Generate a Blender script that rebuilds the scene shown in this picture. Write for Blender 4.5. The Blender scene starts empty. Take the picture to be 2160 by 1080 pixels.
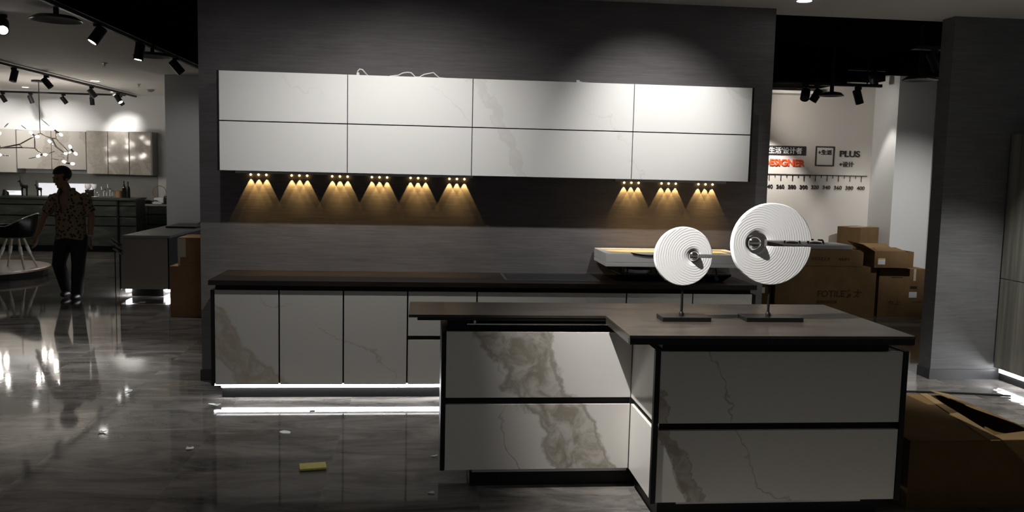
import bpy, bmesh, math, random
from mathutils import Vector, Matrix, Euler

random.seed(7)
PI = math.pi
C = bpy.context.scene.collection
SC = bpy.context.scene

# ------------------------------------------------------------------ camera, world, exposure
CAM_H = 1.672
cam_data = bpy.data.cameras.new('camera')
cam_data.sensor_width = 36.0
cam_data.lens = 1829.9 * 36.0 / 2160.0
cam_data.clip_start = 0.05
cam_data.clip_end = 100
camera = bpy.data.objects.new('camera', cam_data)
C.objects.link(camera)
_yaw, _pitch, _roll = 0.1008, -0.09916, 0.02286
_f = Vector((math.sin(_yaw) * math.cos(_pitch), math.cos(_yaw) * math.cos(_pitch), math.sin(_pitch)))
_r = Vector((math.cos(_yaw), -math.sin(_yaw), 0))
_u = _r.cross(_f)
_R = math.cos(_roll) * _r + math.sin(_roll) * _u
_U = -math.sin(_roll) * _r + math.cos(_roll) * _u
camera.matrix_world = Matrix(((_R.x, _U.x, -_f.x, 0), (_R.y, _U.y, -_f.y, 0), (_R.z, _U.z, -_f.z, CAM_H), (0, 0, 0, 1)))
SC.camera = camera

world = bpy.data.worlds.new('world')
SC.world = world
world.use_nodes = True
world.node_tree.nodes['Background'].inputs[0].default_value = (0.95, 0.97, 1.0, 1)
world.node_tree.nodes['Background'].inputs[1].default_value = 0.10

SC.view_settings.view_transform = 'Standard'
SC.view_settings.look = 'None'
SC.view_settings.gamma = 1
SC.view_settings.use_curve_mapping = False
SC.view_settings.exposure = 0.0
SC.cycles.use_denoising = True
SC.cycles.max_bounces = 6
SC.cycles.diffuse_bounces = 3
SC.cycles.glossy_bounces = 4
SC.cycles.transmission_bounces = 5
SC.cycles.caustics_reflective = False
SC.cycles.caustics_refractive = False
SC.cycles.sample_clamp_indirect = 4.0

# light levels (watts) used by the lamp builders below
P_WALL = [(-1.25, 5.15, 2.98, 22), (-0.18, 5.15, 2.98, 104), (1.80, 5.15, 2.98, 135)]
P_SCULPT = 600
P_BULB = 6.0

# ------------------------------------------------------------------ material helpers
MATS = {}


def new_mat(name):
    m = bpy.data.materials.new(name)
    m.use_nodes = True
    nt = m.node_tree
    b = nt.nodes['Principled BSDF']
    MATS[name] = m
    return m, nt, b


def pos_node(nt):
    return nt.nodes.new('ShaderNodeNewGeometry').outputs['Position']


def obj_node(nt):
    return nt.nodes.new('ShaderNodeTexCoord').outputs['Object']


def mapping(nt, src, scale=(1, 1, 1), rot=(0, 0, 0)):
    n = nt.nodes.new('ShaderNodeMapping')
    nt.links.new(src, n.inputs[0])
    n.inputs['Scale'].default_value = scale
    n.inputs['Rotation'].default_value = rot
    return n.outputs[0]


def noise(nt, src, scale, detail=5, rough=0.55, dist=0.0):
    n = nt.nodes.new('ShaderNodeTexNoise')
    nt.links.new(src, n.inputs['Vector'])
    n.inputs['Scale'].default_value = scale
    n.inputs['Detail'].default_value = detail
    n.inputs['Roughness'].default_value = rough
    n.inputs['Distortion'].default_value = dist
    return n.outputs['Fac']


def math_n(nt, op, a, b=None, c=None, clamp=False):
    n = nt.nodes.new('ShaderNodeMath')
    n.operation = op
    n.use_clamp = clamp
    for i, v in enumerate((a, b, c)):
        if v is None:
            continue
        if isinstance(v, (int, float)):
            n.inputs[i].default_value = v
        else:
            nt.links.new(v, n.inputs[i])
    return n.outputs[0]


def ramp(nt, src, stops):
    n = nt.nodes.new('ShaderNodeValToRGB')
    nt.links.new(src, n.inputs[0])
    cr = n.color_ramp
    while len(cr.elements) < len(stops):
        cr.elements.new(0.5)
    for e, (p, col) in zip(cr.elements, stops):
        e.position = p
        e.color = (*col, 1) if len(col) == 3 else col
    return n.outputs[0]


def mixc(nt, fac, a, b):
    n = nt.nodes.new('ShaderNodeMix')
    n.data_type = 'RGBA'
    if isinstance(fac, (int, float)):
        n.inputs[0].default_value = fac
    else:
        nt.links.new(fac, n.inputs[0])
    for k, v in ((6, a), (7, b)):
        if isinstance(v, tuple):
            n.inputs[k].default_value = (*v, 1) if len(v) == 3 else v
        else:
            nt.links.new(v, n.inputs[k])
    return n.outputs[2]


def bump(nt, b, h, strength=0.2, dist=0.01):
    n = nt.nodes.new('ShaderNodeBump')
    n.inputs['Strength'].default_value = strength
    n.inputs['Distance'].default_value = dist
    nt.links.new(h, n.inputs['Height'])
    nt.links.new(n.outputs[0], b.inputs['Normal'])


def smooth(nt, v, lo, hi):
    n = nt.nodes.new('ShaderNodeMapRange')
    n.interpolation_type = 'SMOOTHSTEP'
    nt.links.new(v, n.inputs[0])
    n.inputs[1].default_value = lo
    n.inputs[2].default_value = hi
    return n.outputs[0]


def plain(name, col, rough=0.5, metal=0.0, var=0.06, scale=8.0, spec=0.5):
    """a plain finish with a little tone variation"""
    m, nt, b = new_mat(name)
    n = noise(nt, obj_node(nt), scale, 3)
    lo = tuple(max(0, c * (1 - var)) for c in col)
    hi = tuple(min(1, c * (1 + var)) for c in col)
    nt.links.new(mixc(nt, n, lo, hi), b.inputs['Base Color'])
    b.inputs['Roughness'].default_value = rough
    b.inputs['Metallic'].default_value = metal
    b.inputs['Specular IOR Level'].default_value = spec
    return m


def emit(name, col, strength):
    m, nt, b = new_mat(name)
    b.inputs['Base Color'].default_value = (*col, 1)
    b.inputs['Emission Color'].default_value = (*col, 1)
    b.inputs['Emission Strength'].default_value = strength
    return m


def marble(name, base, vein, bands, rough=0.22, thin=0.35):
    """white stone with broad diagonal vein bands: each band is (k, c, half width, strength) on x + k*z = c"""
    m, nt, b = new_mat(name)
    p = pos_node(nt)
    sep = nt.nodes.new('ShaderNodeSeparateXYZ')
    nt.links.new(p, sep.inputs[0])
    x, z = sep.outputs['X'], sep.outputs['Z']
    big = noise(nt, p, 3.0, 6, 0.6)
    fine = noise(nt, mapping(nt, p, (1, 1, 1), (0, 0.6, 0)), 9.0, 8, 0.62, 0.8)
    col = base
    fac = None
    for k, c, w, s in bands:
        d = math_n(nt, 'ADD', x, math_n(nt, 'MULTIPLY', z, k))
        d = math_n(nt, 'ADD', d, math_n(nt, 'MULTIPLY', math_n(nt, 'SUBTRACT', big, 0.5), 0.42))
        a = math_n(nt, 'ABSOLUTE', math_n(nt, 'SUBTRACT', d, c))
        a = math_n(nt, 'ADD', a, math_n(nt, 'MULTIPLY', math_n(nt, 'SUBTRACT', fine, 0.5), 0.10))
        inside = math_n(nt, 'SUBTRACT', 1.0, smooth(nt, a, w * 0.72, w))
        edge = math_n(nt, 'SUBTRACT', 1.0, smooth(nt, math_n(nt, 'ABSOLUTE', math_n(nt, 'SUBTRACT', a, w * 0.86)), 0.0, w * 0.25))
        body = math_n(nt, 'MULTIPLY', inside, math_n(nt, 'ADD', 0.30, math_n(nt, 'MULTIPLY', smooth(nt, fine, 0.36, 0.64), 0.6)))
        body = math_n(nt, 'MAXIMUM', body, math_n(nt, 'MULTIPLY', edge, 0.75))
        body = math_n(nt, 'MULTIPLY', body, s)
        fac = body if fac is None else math_n(nt, 'MAXIMUM', fac, body)
    # thin wandering veins
    wn = noise(nt, p, 1.3, 6, 0.55, 0.2)
    lin = math_n(nt, 'ADD', math_n(nt, 'MULTIPLY', x, 0.9), math_n(nt, 'MULTIPLY', z, 0.75))
    wv = math_n(nt, 'FRACT', math_n(nt, 'ADD', lin, math_n(nt, 'MULTIPLY', wn, 1.5)))
    t = math_n(nt, 'SUBTRACT', 1.0, smooth(nt, math_n(nt, 'ABSOLUTE', math_n(nt, 'SUBTRACT', wv, 0.5)), 0.0, 0.014))
    t = math_n(nt, 'MULTIPLY', t, math_n(nt, 'MULTIPLY', smooth(nt, noise(nt, p, 1.6, 2), 0.38, 0.62), thin))
    fac = t if fac is None else math_n(nt, 'MAXIMUM', fac, t)
    tint = mixc(nt, fine, tuple(v * 0.8 for v in vein), tuple(min(1, v * 1.25) for v in vein))
    nt.links.new(mixc(nt, math_n(nt, 'MINIMUM', fac, 1.0), base, tint), b.inputs['Base Color'])
    b.inputs['Roughness'].default_value = rough
    b.inputs['Specular IOR Level'].default_value = 0.4
    return m


VE = (0.27, 0.235, 0.18)
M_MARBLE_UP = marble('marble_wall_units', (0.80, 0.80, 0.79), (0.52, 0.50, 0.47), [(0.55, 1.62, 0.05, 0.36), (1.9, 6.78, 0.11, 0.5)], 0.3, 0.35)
M_MARBLE_LOW = marble('marble_base_units', (0.43, 0.42, 0.40), VE, [(0.78, -1.05, 0.15, 1.0)], 0.3, 0.6)  # same stone as the wall units, its colour darkened for the dimmer light below
M_MARBLE_ISL = marble('marble_island', (0.74, 0.72, 0.68), VE, [(0.60, 0.93, 0.155, 1.0)], 0.22, 0.7)
M_MARBLE_ISR = marble('marble_island_front', (0.72, 0.70, 0.64), (0.30, 0.23, 0.16), [(0.5, 1.33, 0.05, 0.85)], 0.3, 0.6)
M_MARBLE_FAR = marble('marble_far_cabinets', (0.46, 0.43, 0.385), (0.24, 0.20, 0.155), [(0.5, -5.1, 0.25, 0.5), (0.5, -4.5, 0.2, 0.6), (0.3, -5.9, 0.16, 0.5), (-0.3, -7.8, 0.2, 0.5)], 0.1, 0.9)


def mat_green_stone():
    m, nt, b = new_mat('grey_green_stone')
    p = pos_node(nt)
    n = noise(nt, mapping(nt, p, (0.6, 1, 2.2), (0, 0.4, 0)), 2.6, 8, 0.65, 1.2)
    nt.links.new(ramp(nt, n, [(0.3, (0.014, 0.018, 0.015)), (0.55, (0.038, 0.045, 0.038)), (0.75, (0.10, 0.10, 0.087))]), b.inputs['Base Color'])
    b.inputs['Roughness'].default_value = 0.3
    return m


def mat_wallpaper(name, lo, hi):
    m, nt, b = new_mat(name)
    p = pos_node(nt)
    streak = noise(nt, mapping(nt, p, (3.0, 3.0, 60.0)), 1.5, 6, 0.7)
    blot = noise(nt, mapping(nt, p, (1.0, 1.0, 3.0)), 3.0, 3)
    f = math_n(nt, 'ADD', math_n(nt, 'MULTIPLY', streak, 0.7), math_n(nt, 'MULTIPLY', blot, 0.3))
    nt.links.new(ramp(nt, f, [(0.3, lo), (0.7, hi)]), b.inputs['Base Color'])
    b.inputs['Roughness'].default_value = 0.6
    b.inputs['Specular IOR Level'].default_value = 0.25
    bump(nt, b, streak, 0.15, 0.004)
    return m


def mat_floor():
    m, nt, b = new_mat('polished_marble_tiles')
    p = pos_node(nt)
    sep = nt.nodes.new('ShaderNodeSeparateXYZ')
    nt.links.new(p, sep.inputs[0])
    tx, ty = 0.80, 0.80
    ix = math_n(nt, 'FLOOR', math_n(nt, 'DIVIDE', math_n(nt, 'ADD', sep.outputs['X'], 2.11), tx))
    iy = math_n(nt, 'FLOOR', math_n(nt, 'DIVIDE', math_n(nt, 'ADD', sep.outputs['Y'], 0.12), ty))
    fx = math_n(nt, 'FRACT', math_n(nt, 'DIVIDE', math_n(nt, 'ADD', sep.outputs['X'], 2.11), tx))
    fy = math_n(nt, 'FRACT', math_n(nt, 'DIVIDE', math_n(nt, 'ADD', sep.outputs['Y'], 0.12), ty))
    cid = nt.nodes.new('ShaderNodeCombineXYZ')
    nt.links.new(math_n(nt, 'MULTIPLY', ix, 3.7), cid.inputs[0])
    nt.links.new(math_n(nt, 'MULTIPLY', iy, 5.3), cid.inputs[1])
    add = nt.nodes.new('ShaderNodeVectorMath')
    nt.links.new(p, add.inputs[0])
    nt.links.new(cid.outputs[0], add.inputs[1])
    q = mapping(nt, add.outputs[0], (0.75, 2.4, 1), (0, 0, 0.25))
    big = noise(nt, q, 1.7, 9, 0.66, 1.1)
    fine = noise(nt, mapping(nt, add.outputs[0], (1.5, 6, 1), (0, 0, 0.2)), 3.5, 8, 0.7, 1.5)
    col = ramp(nt, big, [(0.28, (0.035, 0.034, 0.033)), (0.47, (0.13, 0.122, 0.115)), (0.6, (0.21, 0.195, 0.18)), (0.8, (0.32, 0.30, 0.28))])
    brown = math_n(nt, 'MULTIPLY', smooth(nt, fine, 0.56, 0.72), 0.65)
    col = mixc(nt, brown, col, (0.24, 0.145, 0.085))
    dark = math_n(nt, 'MULTIPLY', math_n(nt, 'SUBTRACT', 1.0, smooth(nt, fine, 0.26, 0.42)), 0.6)
    col = mixc(nt, dark, col, (0.02, 0.02, 0.022))
    g = 0.0035
    jx = math_n(nt, 'LESS_THAN', math_n(nt, 'MINIMUM', fx, math_n(nt, 'SUBTRACT', 1.0, fx)), g)
    jy = math_n(nt, 'LESS_THAN', math_n(nt, 'MINIMUM', fy, math_n(nt, 'SUBTRACT', 1.0, fy)), g)
    j = math_n(nt, 'MULTIPLY', math_n(nt, 'MAXIMUM', jx, jy), 0.45)
    nt.links.new(mixc(nt, j, col, (0.17, 0.16, 0.15)), b.inputs['Base Color'])
    r = math_n(nt, 'ADD', 0.03, math_n(nt, 'MULTIPLY', fine, 0.045))
    nt.links.new(r, b.inputs['Roughness'])
    b.inputs['Specular IOR Level'].default_value = 0.55
    return m


def mat_worktop(name, lo, hi, rough):
    m, nt, b = new_mat(name)
    p = pos_node(nt)
    n = noise(nt, mapping(nt, p, (1.2, 7, 7)), 2.2, 8, 0.65, 0.6)
    nt.links.new(ramp(nt, n, [(0.3, lo), (0.7, hi)]), b.inputs['Base Color'])
    b.inputs['Roughness'].default_value = rough
    b.inputs['Specular IOR Level'].default_value = 0.35
    return m


def mat_veneer():
    m, nt, b = new_mat('streaked_grey_veneer')
    p = pos_node(nt)
    n = noise(nt, mapping(nt, p, (9, 9, 0.35)), 1.6, 6, 0.6, 0.3)
    nt.links.new(ramp(nt, n, [(0.3, (0.07, 0.072, 0.06)), (0.5, (0.15, 0.15, 0.125)), (0.7, (0.27, 0.26, 0.22))]), b.inputs['Base Color'])
    b.inputs['Roughness'].default_value = 0.35
    return m


def mat_cardboard(name, col):
    m, nt, b = new_mat(name)
    o = obj_node(nt)
    n = noise(nt, mapping(nt, o, (1, 1, 1)), 5, 5, 0.6)
    f = noise(nt, mapping(nt, o, (80, 80, 2)), 2, 2)
    k = math_n(nt, 'ADD', math_n(nt, 'MULTIPLY', n, 0.7), math_n(nt, 'MULTIPLY', f, 0.3))
    nt.links.new(ramp(nt, k, [(0.3, tuple(c * 0.78 for c in col)), (0.7, tuple(min(1, c * 1.15) for c in col))]), b.inputs['Base Color'])
    b.inputs['Roughness'].default_value = 0.85
    b.inputs['Specular IOR Level'].default_value = 0.15
    return m


def mat_disc():
    m, nt, b = new_mat('ridged_white_plaster')
    o = obj_node(nt)
    sep = nt.nodes.new('ShaderNodeSeparateXYZ')
    nt.links.new(o, sep.inputs[0])
    wob = noise(nt, o, 9.0, 4, 0.6)
    rr = math_n(nt, 'SQRT', math_n(nt, 'ADD', math_n(nt, 'POWER', sep.outputs['X'], 2.0), math_n(nt, 'POWER', sep.outputs['Z'], 2.0)))
    rr = math_n(nt, 'ADD', rr, math_n(nt, 'MULTIPLY', wob, 0.025))
    w = math_n(nt, 'SINE', math_n(nt, 'MULTIPLY', rr, 520.0))
    h = math_n(nt, 'ADD', w, math_n(nt, 'MULTIPLY', noise(nt, o, 60, 3), 1.2))
    b.inputs['Base Color'].default_value = (0.92, 0.92, 0.92, 1)
    b.inputs['Roughness'].default_value = 0.6
    bump(nt, b, h, 0.16, 0.0012)
    return m


def mat_shirt():
    m, nt, b = new_mat('spotted_brown_shirt_cloth')
    v = nt.nodes.new('ShaderNodeTexVoronoi')
    nt.links.new(obj_node(nt), v.inputs['Vector'])
    v.inputs['Scale'].default_value = 26
    f = smooth(nt, v.outputs['Distance'], 0.25, 0.5)
    nt.links.new(mixc(nt, f, (0.035, 0.022, 0.014), (0.30, 0.22, 0.13)), b.inputs['Base Color'])
    b.inputs['Roughness'].default_value = 0.85
    return m


def mat_glass(name, col=(1, 1, 1), rough=0.0):
    m, nt, b = new_mat(name)
    b.inputs['Base Color'].default_value = (*col, 1)
    b.inputs['Transmission Weight'].default_value = 1.0
    b.inputs['Roughness'].default_value = rough
    b.inputs['IOR'].default_value = 1.35
    return m


M_FLOOR = mat_floor()
M_PAPER = mat_wallpaper('brushed_grey_wallpaper', (0.098, 0.093, 0.095), (0.178, 0.168, 0.172))
M_PAPER_R = mat_wallpaper('brushed_grey_wallpaper_column', (0.10, 0.103, 0.105), (0.17, 0.172, 0.172))
M_STONE = mat_green_stone()
M_WORKTOP = mat_worktop('dark_brown_stone_worktop', (0.006, 0.0045, 0.004), (0.019, 0.014, 0.010), 0.32)
M_ISLTOP = mat_worktop('brown_grey_stone_worktop', (0.026, 0.0215, 0.018), (0.058, 0.049, 0.041), 0.30)
M_VENEER = mat_veneer()
M_DISC = mat_disc()
M_CARD = mat_cardboard('brown_cardboard', (0.20, 0.125, 0.058))
M_CARD_L = mat_cardboard('reddish_cardboard', (0.30, 0.17, 0.09))
M_CARD_D = mat_cardboard('dark_cardboard', (0.13, 0.078, 0.03))
M_CEIL = plain('grey_painted_ceiling', (0.80, 0.77, 0.73), 0.8, var=0.03, scale=2, spec=0.2)
M_CEIL_L = plain('white_painted_ceiling', (0.80, 0.765, 0.72), 0.8, var=0.03, scale=2, spec=0.2)
M_VOID = plain('black_painted_plenum', (0.006, 0.006, 0.006), 0.95, var=0.3, spec=0.0)
M_WHITEWALL = plain('white_wall_paint', (0.74, 0.74, 0.73), 0.8, var=0.03, scale=1.5, spec=0.2)
M_BEIGEWALL = plain('warm_white_wall_paint', (0.66, 0.62, 0.575), 0.8, var=0.03, scale=1.5, spec=0.2)
M_BLACK = plain('black_matt_metal', (0.008, 0.008, 0.008), 0.45, spec=0.25)
M_BLACKS = plain('black_satin_lacquer', (0.010, 0.010, 0.010), 0.3, spec=0.3)
M_GAP = plain('black_recess_board', (0.004, 0.004, 0.004), 0.7, spec=0.1)
M_SKIRT = plain('dark_skirting', (0.03, 0.032, 0.034), 0.4)
M_GREYBOARD = plain('grey_carcass_board', (0.22, 0.22, 0.22), 0.6)
M_GREYPANEL = plain('warm_grey_panel', (0.40, 0.36, 0.31), 0.4)
M_CHROME = plain('polished_chrome', (0.85, 0.83, 0.82), 0.06, 1.0, var=0.02)
M_STEEL = plain('brushed_steel', (0.55, 0.55, 0.56), 0.28, 1.0, var=0.08, scale=30)
M_ALU = plain('satin_aluminium', (0.55, 0.55, 0.55), 0.4, 0.8)
M_DARKGLASS = plain('black_glass', (0.01, 0.01, 0.011), 0.08, var=0.1)
M_FOAM = plain('white_packing_foam', (0.80, 0.80, 0.79), 0.85, var=0.04, scale=40, spec=0.2)
M_FOAM_IN = plain('cream_packing_card', (0.72, 0.60, 0.42), 0.85, var=0.08, scale=6, spec=0.2)
M_CABLE = plain('white_cable', (0.72, 0.70, 0.68), 0.5)
M_LED = emit('white_led_strip', (0.97, 0.97, 1.0), 32.0)
M_LEDSPOT = emit('lit_lamp_lens', (1.0, 0.98, 0.95), 14.0)
M_BULB = emit('warm_small_bulb', (1.0, 0.66, 0.25), 5.0)
M_BULBW = emit('chandelier_bulb_glass', (1.0, 0.93, 0.84), 145.0)
M_LENS_OFF = plain('unlit_lens', (0.12, 0.12, 0.13), 0.15)
M_GLASS = mat_glass('clear_glass')
M_GLASSLEAF = mat_glass('smoked_leaf_glass', (0.80, 0.80, 0.78), 0.05)
M_BOTTLE = mat_glass('dark_bottle_glass', (0.05, 0.06, 0.03), 0.02)
M_BRONZE = plain('dark_bronze_rod', (0.045, 0.038, 0.034), 0.4, 0.6)
M_WHITE = plain('white_gloss', (0.80, 0.80, 0.80), 0.3)
M_PAPERW = plain('white_paper', (0.80, 0.82, 0.84), 0.8)
M_BLUE = plain('blue_print', (0.03, 0.04, 0.35), 0.5)
M_SPONGE = plain('yellow_sponge', (0.62, 0.55, 0.17), 0.9, var=0.2, scale=60)
M_RED = plain('orange_red_letter', (0.80, 0.10, 0.03), 0.5)
M_INK = plain('black_letter', (0.03, 0.025, 0.022), 0.6)
M_INKC = plain('carton_ink', (0.06, 0.035, 0.015), 0.8)
M_WOOD = plain('oiled_wood_platform', (0.13, 0.08, 0.04), 0.35, var=0.35, scale=4)
M_WOODL = plain('pale_wood_leg', (0.62, 0.52, 0.40), 0.4)
M_SKIN = plain('skin', (0.36, 0.20, 0.12), 0.55, var=0.08)
M_HAIR = plain('black_hair', (0.012, 0.010, 0.009), 0.5)
M_TROUSER = plain('black_trouser_cloth', (0.016, 0.016, 0.018), 0.85)
M_SHOE = plain('dark_shoe_leather', (0.02, 0.016, 0.014), 0.45)
M_EYE = plain('eye_white_and_iris', (0.10, 0.08, 0.07), 0.2)
M_SHIRT = mat_shirt()
M_SEAT = plain('black_moulded_seat', (0.010, 0.010, 0.010), 0.25)
M_TAPE = plain('pale_packing_tape', (0.55, 0.48, 0.38), 0.35)
M_GREYSTONE = plain('grey_slab_worktop', (0.30, 0.31, 0.29), 0.3)
M_RATTAN = plain('brown_basket', (0.30, 0.18, 0.10), 0.7)


# ------------------------------------------------------------------ mesh helpers
def bm_new():
    return bmesh.new()


def box(bm, x0, x1, y0, y1, z0, z1):
    v = [bm.verts.new(p) for p in ((x0, y0, z0), (x1, y0, z0), (x1, y1, z0), (x0, y1, z0), (x0, y0, z1), (x1, y0, z1), (x1, y1, z1), (x0, y1, z1))]
    for f in ((0, 3, 2, 1), (4, 5, 6, 7), (0, 1, 5, 4), (1, 2, 6, 5), (2, 3, 7, 6), (3, 0, 4, 7)):
        bm.faces.new([v[i] for i in f])
    return bm


def frame_of(d):
    d = Vector(d).normalized()
    a = Vector((0, 0, 1)) if abs(d.z) < 0.9 else Vector((1, 0, 0))
    s = d.cross(a).normalized()
    return s, s.cross(d).normalized()


def ring(bm, c, s, t, r, n):
    return [bm.verts.new(Vector(c) + (s * math.cos(2 * PI * i / n) + t * math.sin(2 * PI * i / n)) * r) for i in range(n)]


def bridge(bm, a, b):
    n = len(a)
    for i in range(n):
        bm.faces.new((a[i], a[(i + 1) % n], b[(i + 1) % n], b[i]))


def cyl(bm, p0, p1, r0, r1=None, n=16, cap=True):
    r1 = r0 if r1 is None else r1
    s, t = frame_of(Vector(p1) - Vector(p0))
    a, b = ring(bm, p0, s, t, r0, n), ring(bm, p1, s, t, r1, n)
    bridge(bm, a, b)
    if cap:
        bm.faces.new(a[::-1])
        bm.faces.new(b)
    return bm


def tube(bm, pts, r, n=8):
    pts = [Vector(p) for p in pts]
    rs = r if isinstance(r, (list, tuple)) else [r] * len(pts)
    prev = None
    s = None
    for i, p in enumerate(pts):
        d = (pts[min(i + 1, len(pts) - 1)] - pts[max(i - 1, 0)]).normalized()
        if s is None:
            s, t = frame_of(d)
        else:
            s = (s - d * s.dot(d)).normalized()
            t = s.cross(d)
        t = s.cross(d)
        cur = ring(bm, p, s, t, rs[i], n)
        if prev:
            bridge(bm, prev, cur)
        else:
            bm.faces.new(cur[::-1])
        prev = cur
    bm.faces.new(prev)
    return bm


def lathe(bm, prof, n=24, c=(0, 0, 0)):
    """profile of (r, z) spun round the z axis, closed where r is 0"""
    rows = []
    for r, z in prof:
        if r < 1e-6:
            rows.append([bm.verts.new((c[0], c[1], c[2] + z))])
        else:
            rows.append([bm.verts.new((c[0] + r * math.cos(2 * PI * i / n), c[1] + r * math.sin(2 * PI * i / n), c[2] + z)) for i in range(n)])
    for a, b in zip(rows, rows[1:]):
        for i in range(n):
            q = [a[i % len(a)], a[(i + 1) % len(a)], b[(i + 1) % len(b)], b[i % len(b)]]
            u = []
            for w in q:
                if w not in u:
                    u.append(w)
            if len(u) > 2:
                bm.faces.new(u)
    return bm


def ball(bm, c, r, sc=(1, 1, 1), n=16, m=10, rot=None):
    mt = Matrix.Translation(c) @ (rot.to_matrix().to_4x4() if rot else Matrix()) @ Matrix.Diagonal((r * sc[0], r * sc[1], r * sc[2], 1))
    bmesh.ops.create_uvsphere(bm, u_segments=n, v_segments=m, radius=1, matrix=mt)
    return bm


def prism(bm, poly, y0, y1):
    """polygon of (x, z) pushed from y0 to y1"""
    a = [bm.verts.new((x, y0, z)) for x, z in poly]
    b = [bm.verts.new((x, y1, z)) for x, z in poly]
    bm.faces.new(a)
    bm.faces.new(b[::-1])
    n = len(poly)
    for i in range(n):
        bm.faces.new((a[i], b[i], b[(i + 1) % n], a[(i + 1) % n]))
    return bm


def prism_z(bm, poly, z0, z1):
    a = [bm.verts.new((x, y, z0)) for x, y in poly]
    b = [bm.verts.new((x, y, z1)) for x, y in poly]
    bm.faces.new(a[::-1])
    bm.faces.new(b)
    n = len(poly)
    for i in range(n):
        bm.faces.new((a[i], a[(i + 1) % n], b[(i + 1) % n], b[i]))
    return bm


def obj(name, bm, mat, parent=None, smooth=False, bevel=0.0, loc=None):
    bmesh.ops.recalc_face_normals(bm, faces=bm.faces[:])
    if bevel:
        bmesh.ops.bevel(bm, geom=[e for e in bm.edges if e.calc_face_angle(0) > 0.6], offset=bevel, segments=2, affect='EDGES', profile=0.6)
    me = bpy.data.meshes.new(name)
    bm.to_mesh(me)
    bm.free()
    me.materials.append(mat)
    if smooth:
        for p in me.polygons:
            p.use_smooth = True
        try:
            me.set_sharp_from_angle(angle=0.7)
        except Exception:
            pass
    o = bpy.data.objects.new(name, me)
    C.objects.link(o)
    if loc:
        o.location = loc
    if parent:
        o.parent = parent
    return o


def tag(o, label, cat, group=None, kind=None):
    o['label'] = label
    o['category'] = cat
    if group:
        o['group'] = group
    if kind:
        o['kind'] = kind
    return o


def thing(name, label, cat, loc=(0, 0, 0), rz=0.0, group=None):
    o = bpy.data.objects.new(name, None)
    o.empty_display_size = 0.1
    C.objects.link(o)
    o.location = loc
    o.rotation_euler = (0, 0, rz)
    return tag(o, label, cat, group)


def struct(name, bm, mat, bevel=0.0, label=None):
    o = obj(name, bm, mat, bevel=bevel)
    o['kind'] = 'structure'
    if label:
        o['label'] = label
    return o


def copy_thing(root, loc, rz=0.0, label=None):
    r = root.copy()
    C.objects.link(r)
    r.location = loc
    r.rotation_euler = (0, 0, rz)
    if label:
        r['label'] = label
    for ch in list(root.children):
        c = ch.copy()
        C.objects.link(c)
        c.parent = r
        for g in list(ch.children):
            d = g.copy()
            C.objects.link(d)
            d.parent = c
    return r


def spot(loc, target, power, size, blend=0.6, col=(1, 1, 1), radius=0.02, parent=None, name='lamp_light'):
    l = bpy.data.lights.new(name, 'SPOT')
    l.energy = power
    l.spot_size = math.radians(size)
    l.spot_blend = blend
    l.color = col
    l.shadow_soft_size = radius
    o = bpy.data.objects.new(name, l)
    C.objects.link(o)
    o.location = loc
    o.rotation_euler = (Vector(target) - Vector(loc)).to_track_quat('-Z', 'Y').to_euler()
    if parent:
        o.parent = parent
    return o


def text_mesh(name, body, size, mat, depth, parent=None, align='LEFT', loc=(0, 0, 0), width=None, weight=0.0, spacing=1.0):
    """raised lettering facing -y: x runs along the line, z up"""
    cu = bpy.data.curves.new(name, 'FONT')
    cu.body = body
    cu.size = size
    cu.extrude = depth / 2
    cu.offset = weight
    cu.align_x = align
    cu.space_character = spacing
    to = bpy.data.objects.new(name, cu)
    C.objects.link(to)
    dg = bpy.context.evaluated_depsgraph_get()
    me = bpy.data.meshes.new_from_object(to.evaluated_get(dg), depsgraph=dg)
    bpy.data.objects.remove(to)
    bpy.data.curves.remove(cu)
    xs = [v.co.x for v in me.vertices]
    k = 1.0
    if width:
        k = width / (max(xs) - min(xs))
    x_off = {'LEFT': min(xs), 'RIGHT': max(xs), 'CENTER': (max(xs) + min(xs)) / 2}[align]
    for v in me.vertices:
        x, y, z = v.co
        v.co = ((x - x_off) * k, -z, y)
    me.materials.clear()
    me.materials.append(mat)
    o = bpy.data.objects.new(name, me)
    C.objects.link(o)
    o.location = loc
    if parent:
        o.parent = parent
    return o


# ================================================================== THE SETTING
struct('floor', box(bm_new(), -10, 8.5, -4.0, 19.0, -0.12, 0.0), M_FLOOR)
CEIL = 2.986
struct('ceiling', box(bm_new(), -3.0, 8.5, -4.0, 7.03, CEIL, CEIL + 0.1), M_CEIL)
struct('ceiling_left', box(bm_new(), -10, -3.98, -4.0, 18.2, 2.985, 3.1), M_CEIL_L)
struct('ceiling_plenum', box(bm_new(), -3.0, 8.5, 7.03, 19.0, 3.20, 3.3), M_VOID)
struct('trim_bulkhead', box(bm_new(), -3.98, -3.012, -4.0, 18.2, 2.955, 3.3), M_CEIL_L)
struct('trim_bulkhead_edge', box(bm_new(), -3.012, -3.0, 7.03, 18.2, 2.955, 3.2), M_VOID)
struct('wall_partition', box(bm_new(), -1.698, 2.741, 6.777, 7.03, 0, CEIL), M_PAPER)
struct('baseboard_partition', box(bm_new(), -1.708, -1.50, 6.765, 6.777, 0, 0.085), M_SKIRT)
struct('wall_far_left', box(bm_new(), -10, -3.0, 18.2, 18.4, 0, 2.985), M_WHITEWALL)
struct('wall_left', box(bm_new(), -10.2, -10, 5.0, 18.4, 0, 2.985), M_WHITEWALL)
struct('wall_left_pillar', box(bm_new(), -3.87, -3.02, 13.5, 14.2, 0, 2.955), M_WHITEWALL)
struct('wall_far_right', box(bm_new(), 2.0, 7.2, 11.19, 11.4, 0, 3.2), M_BEIGEWALL)
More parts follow.
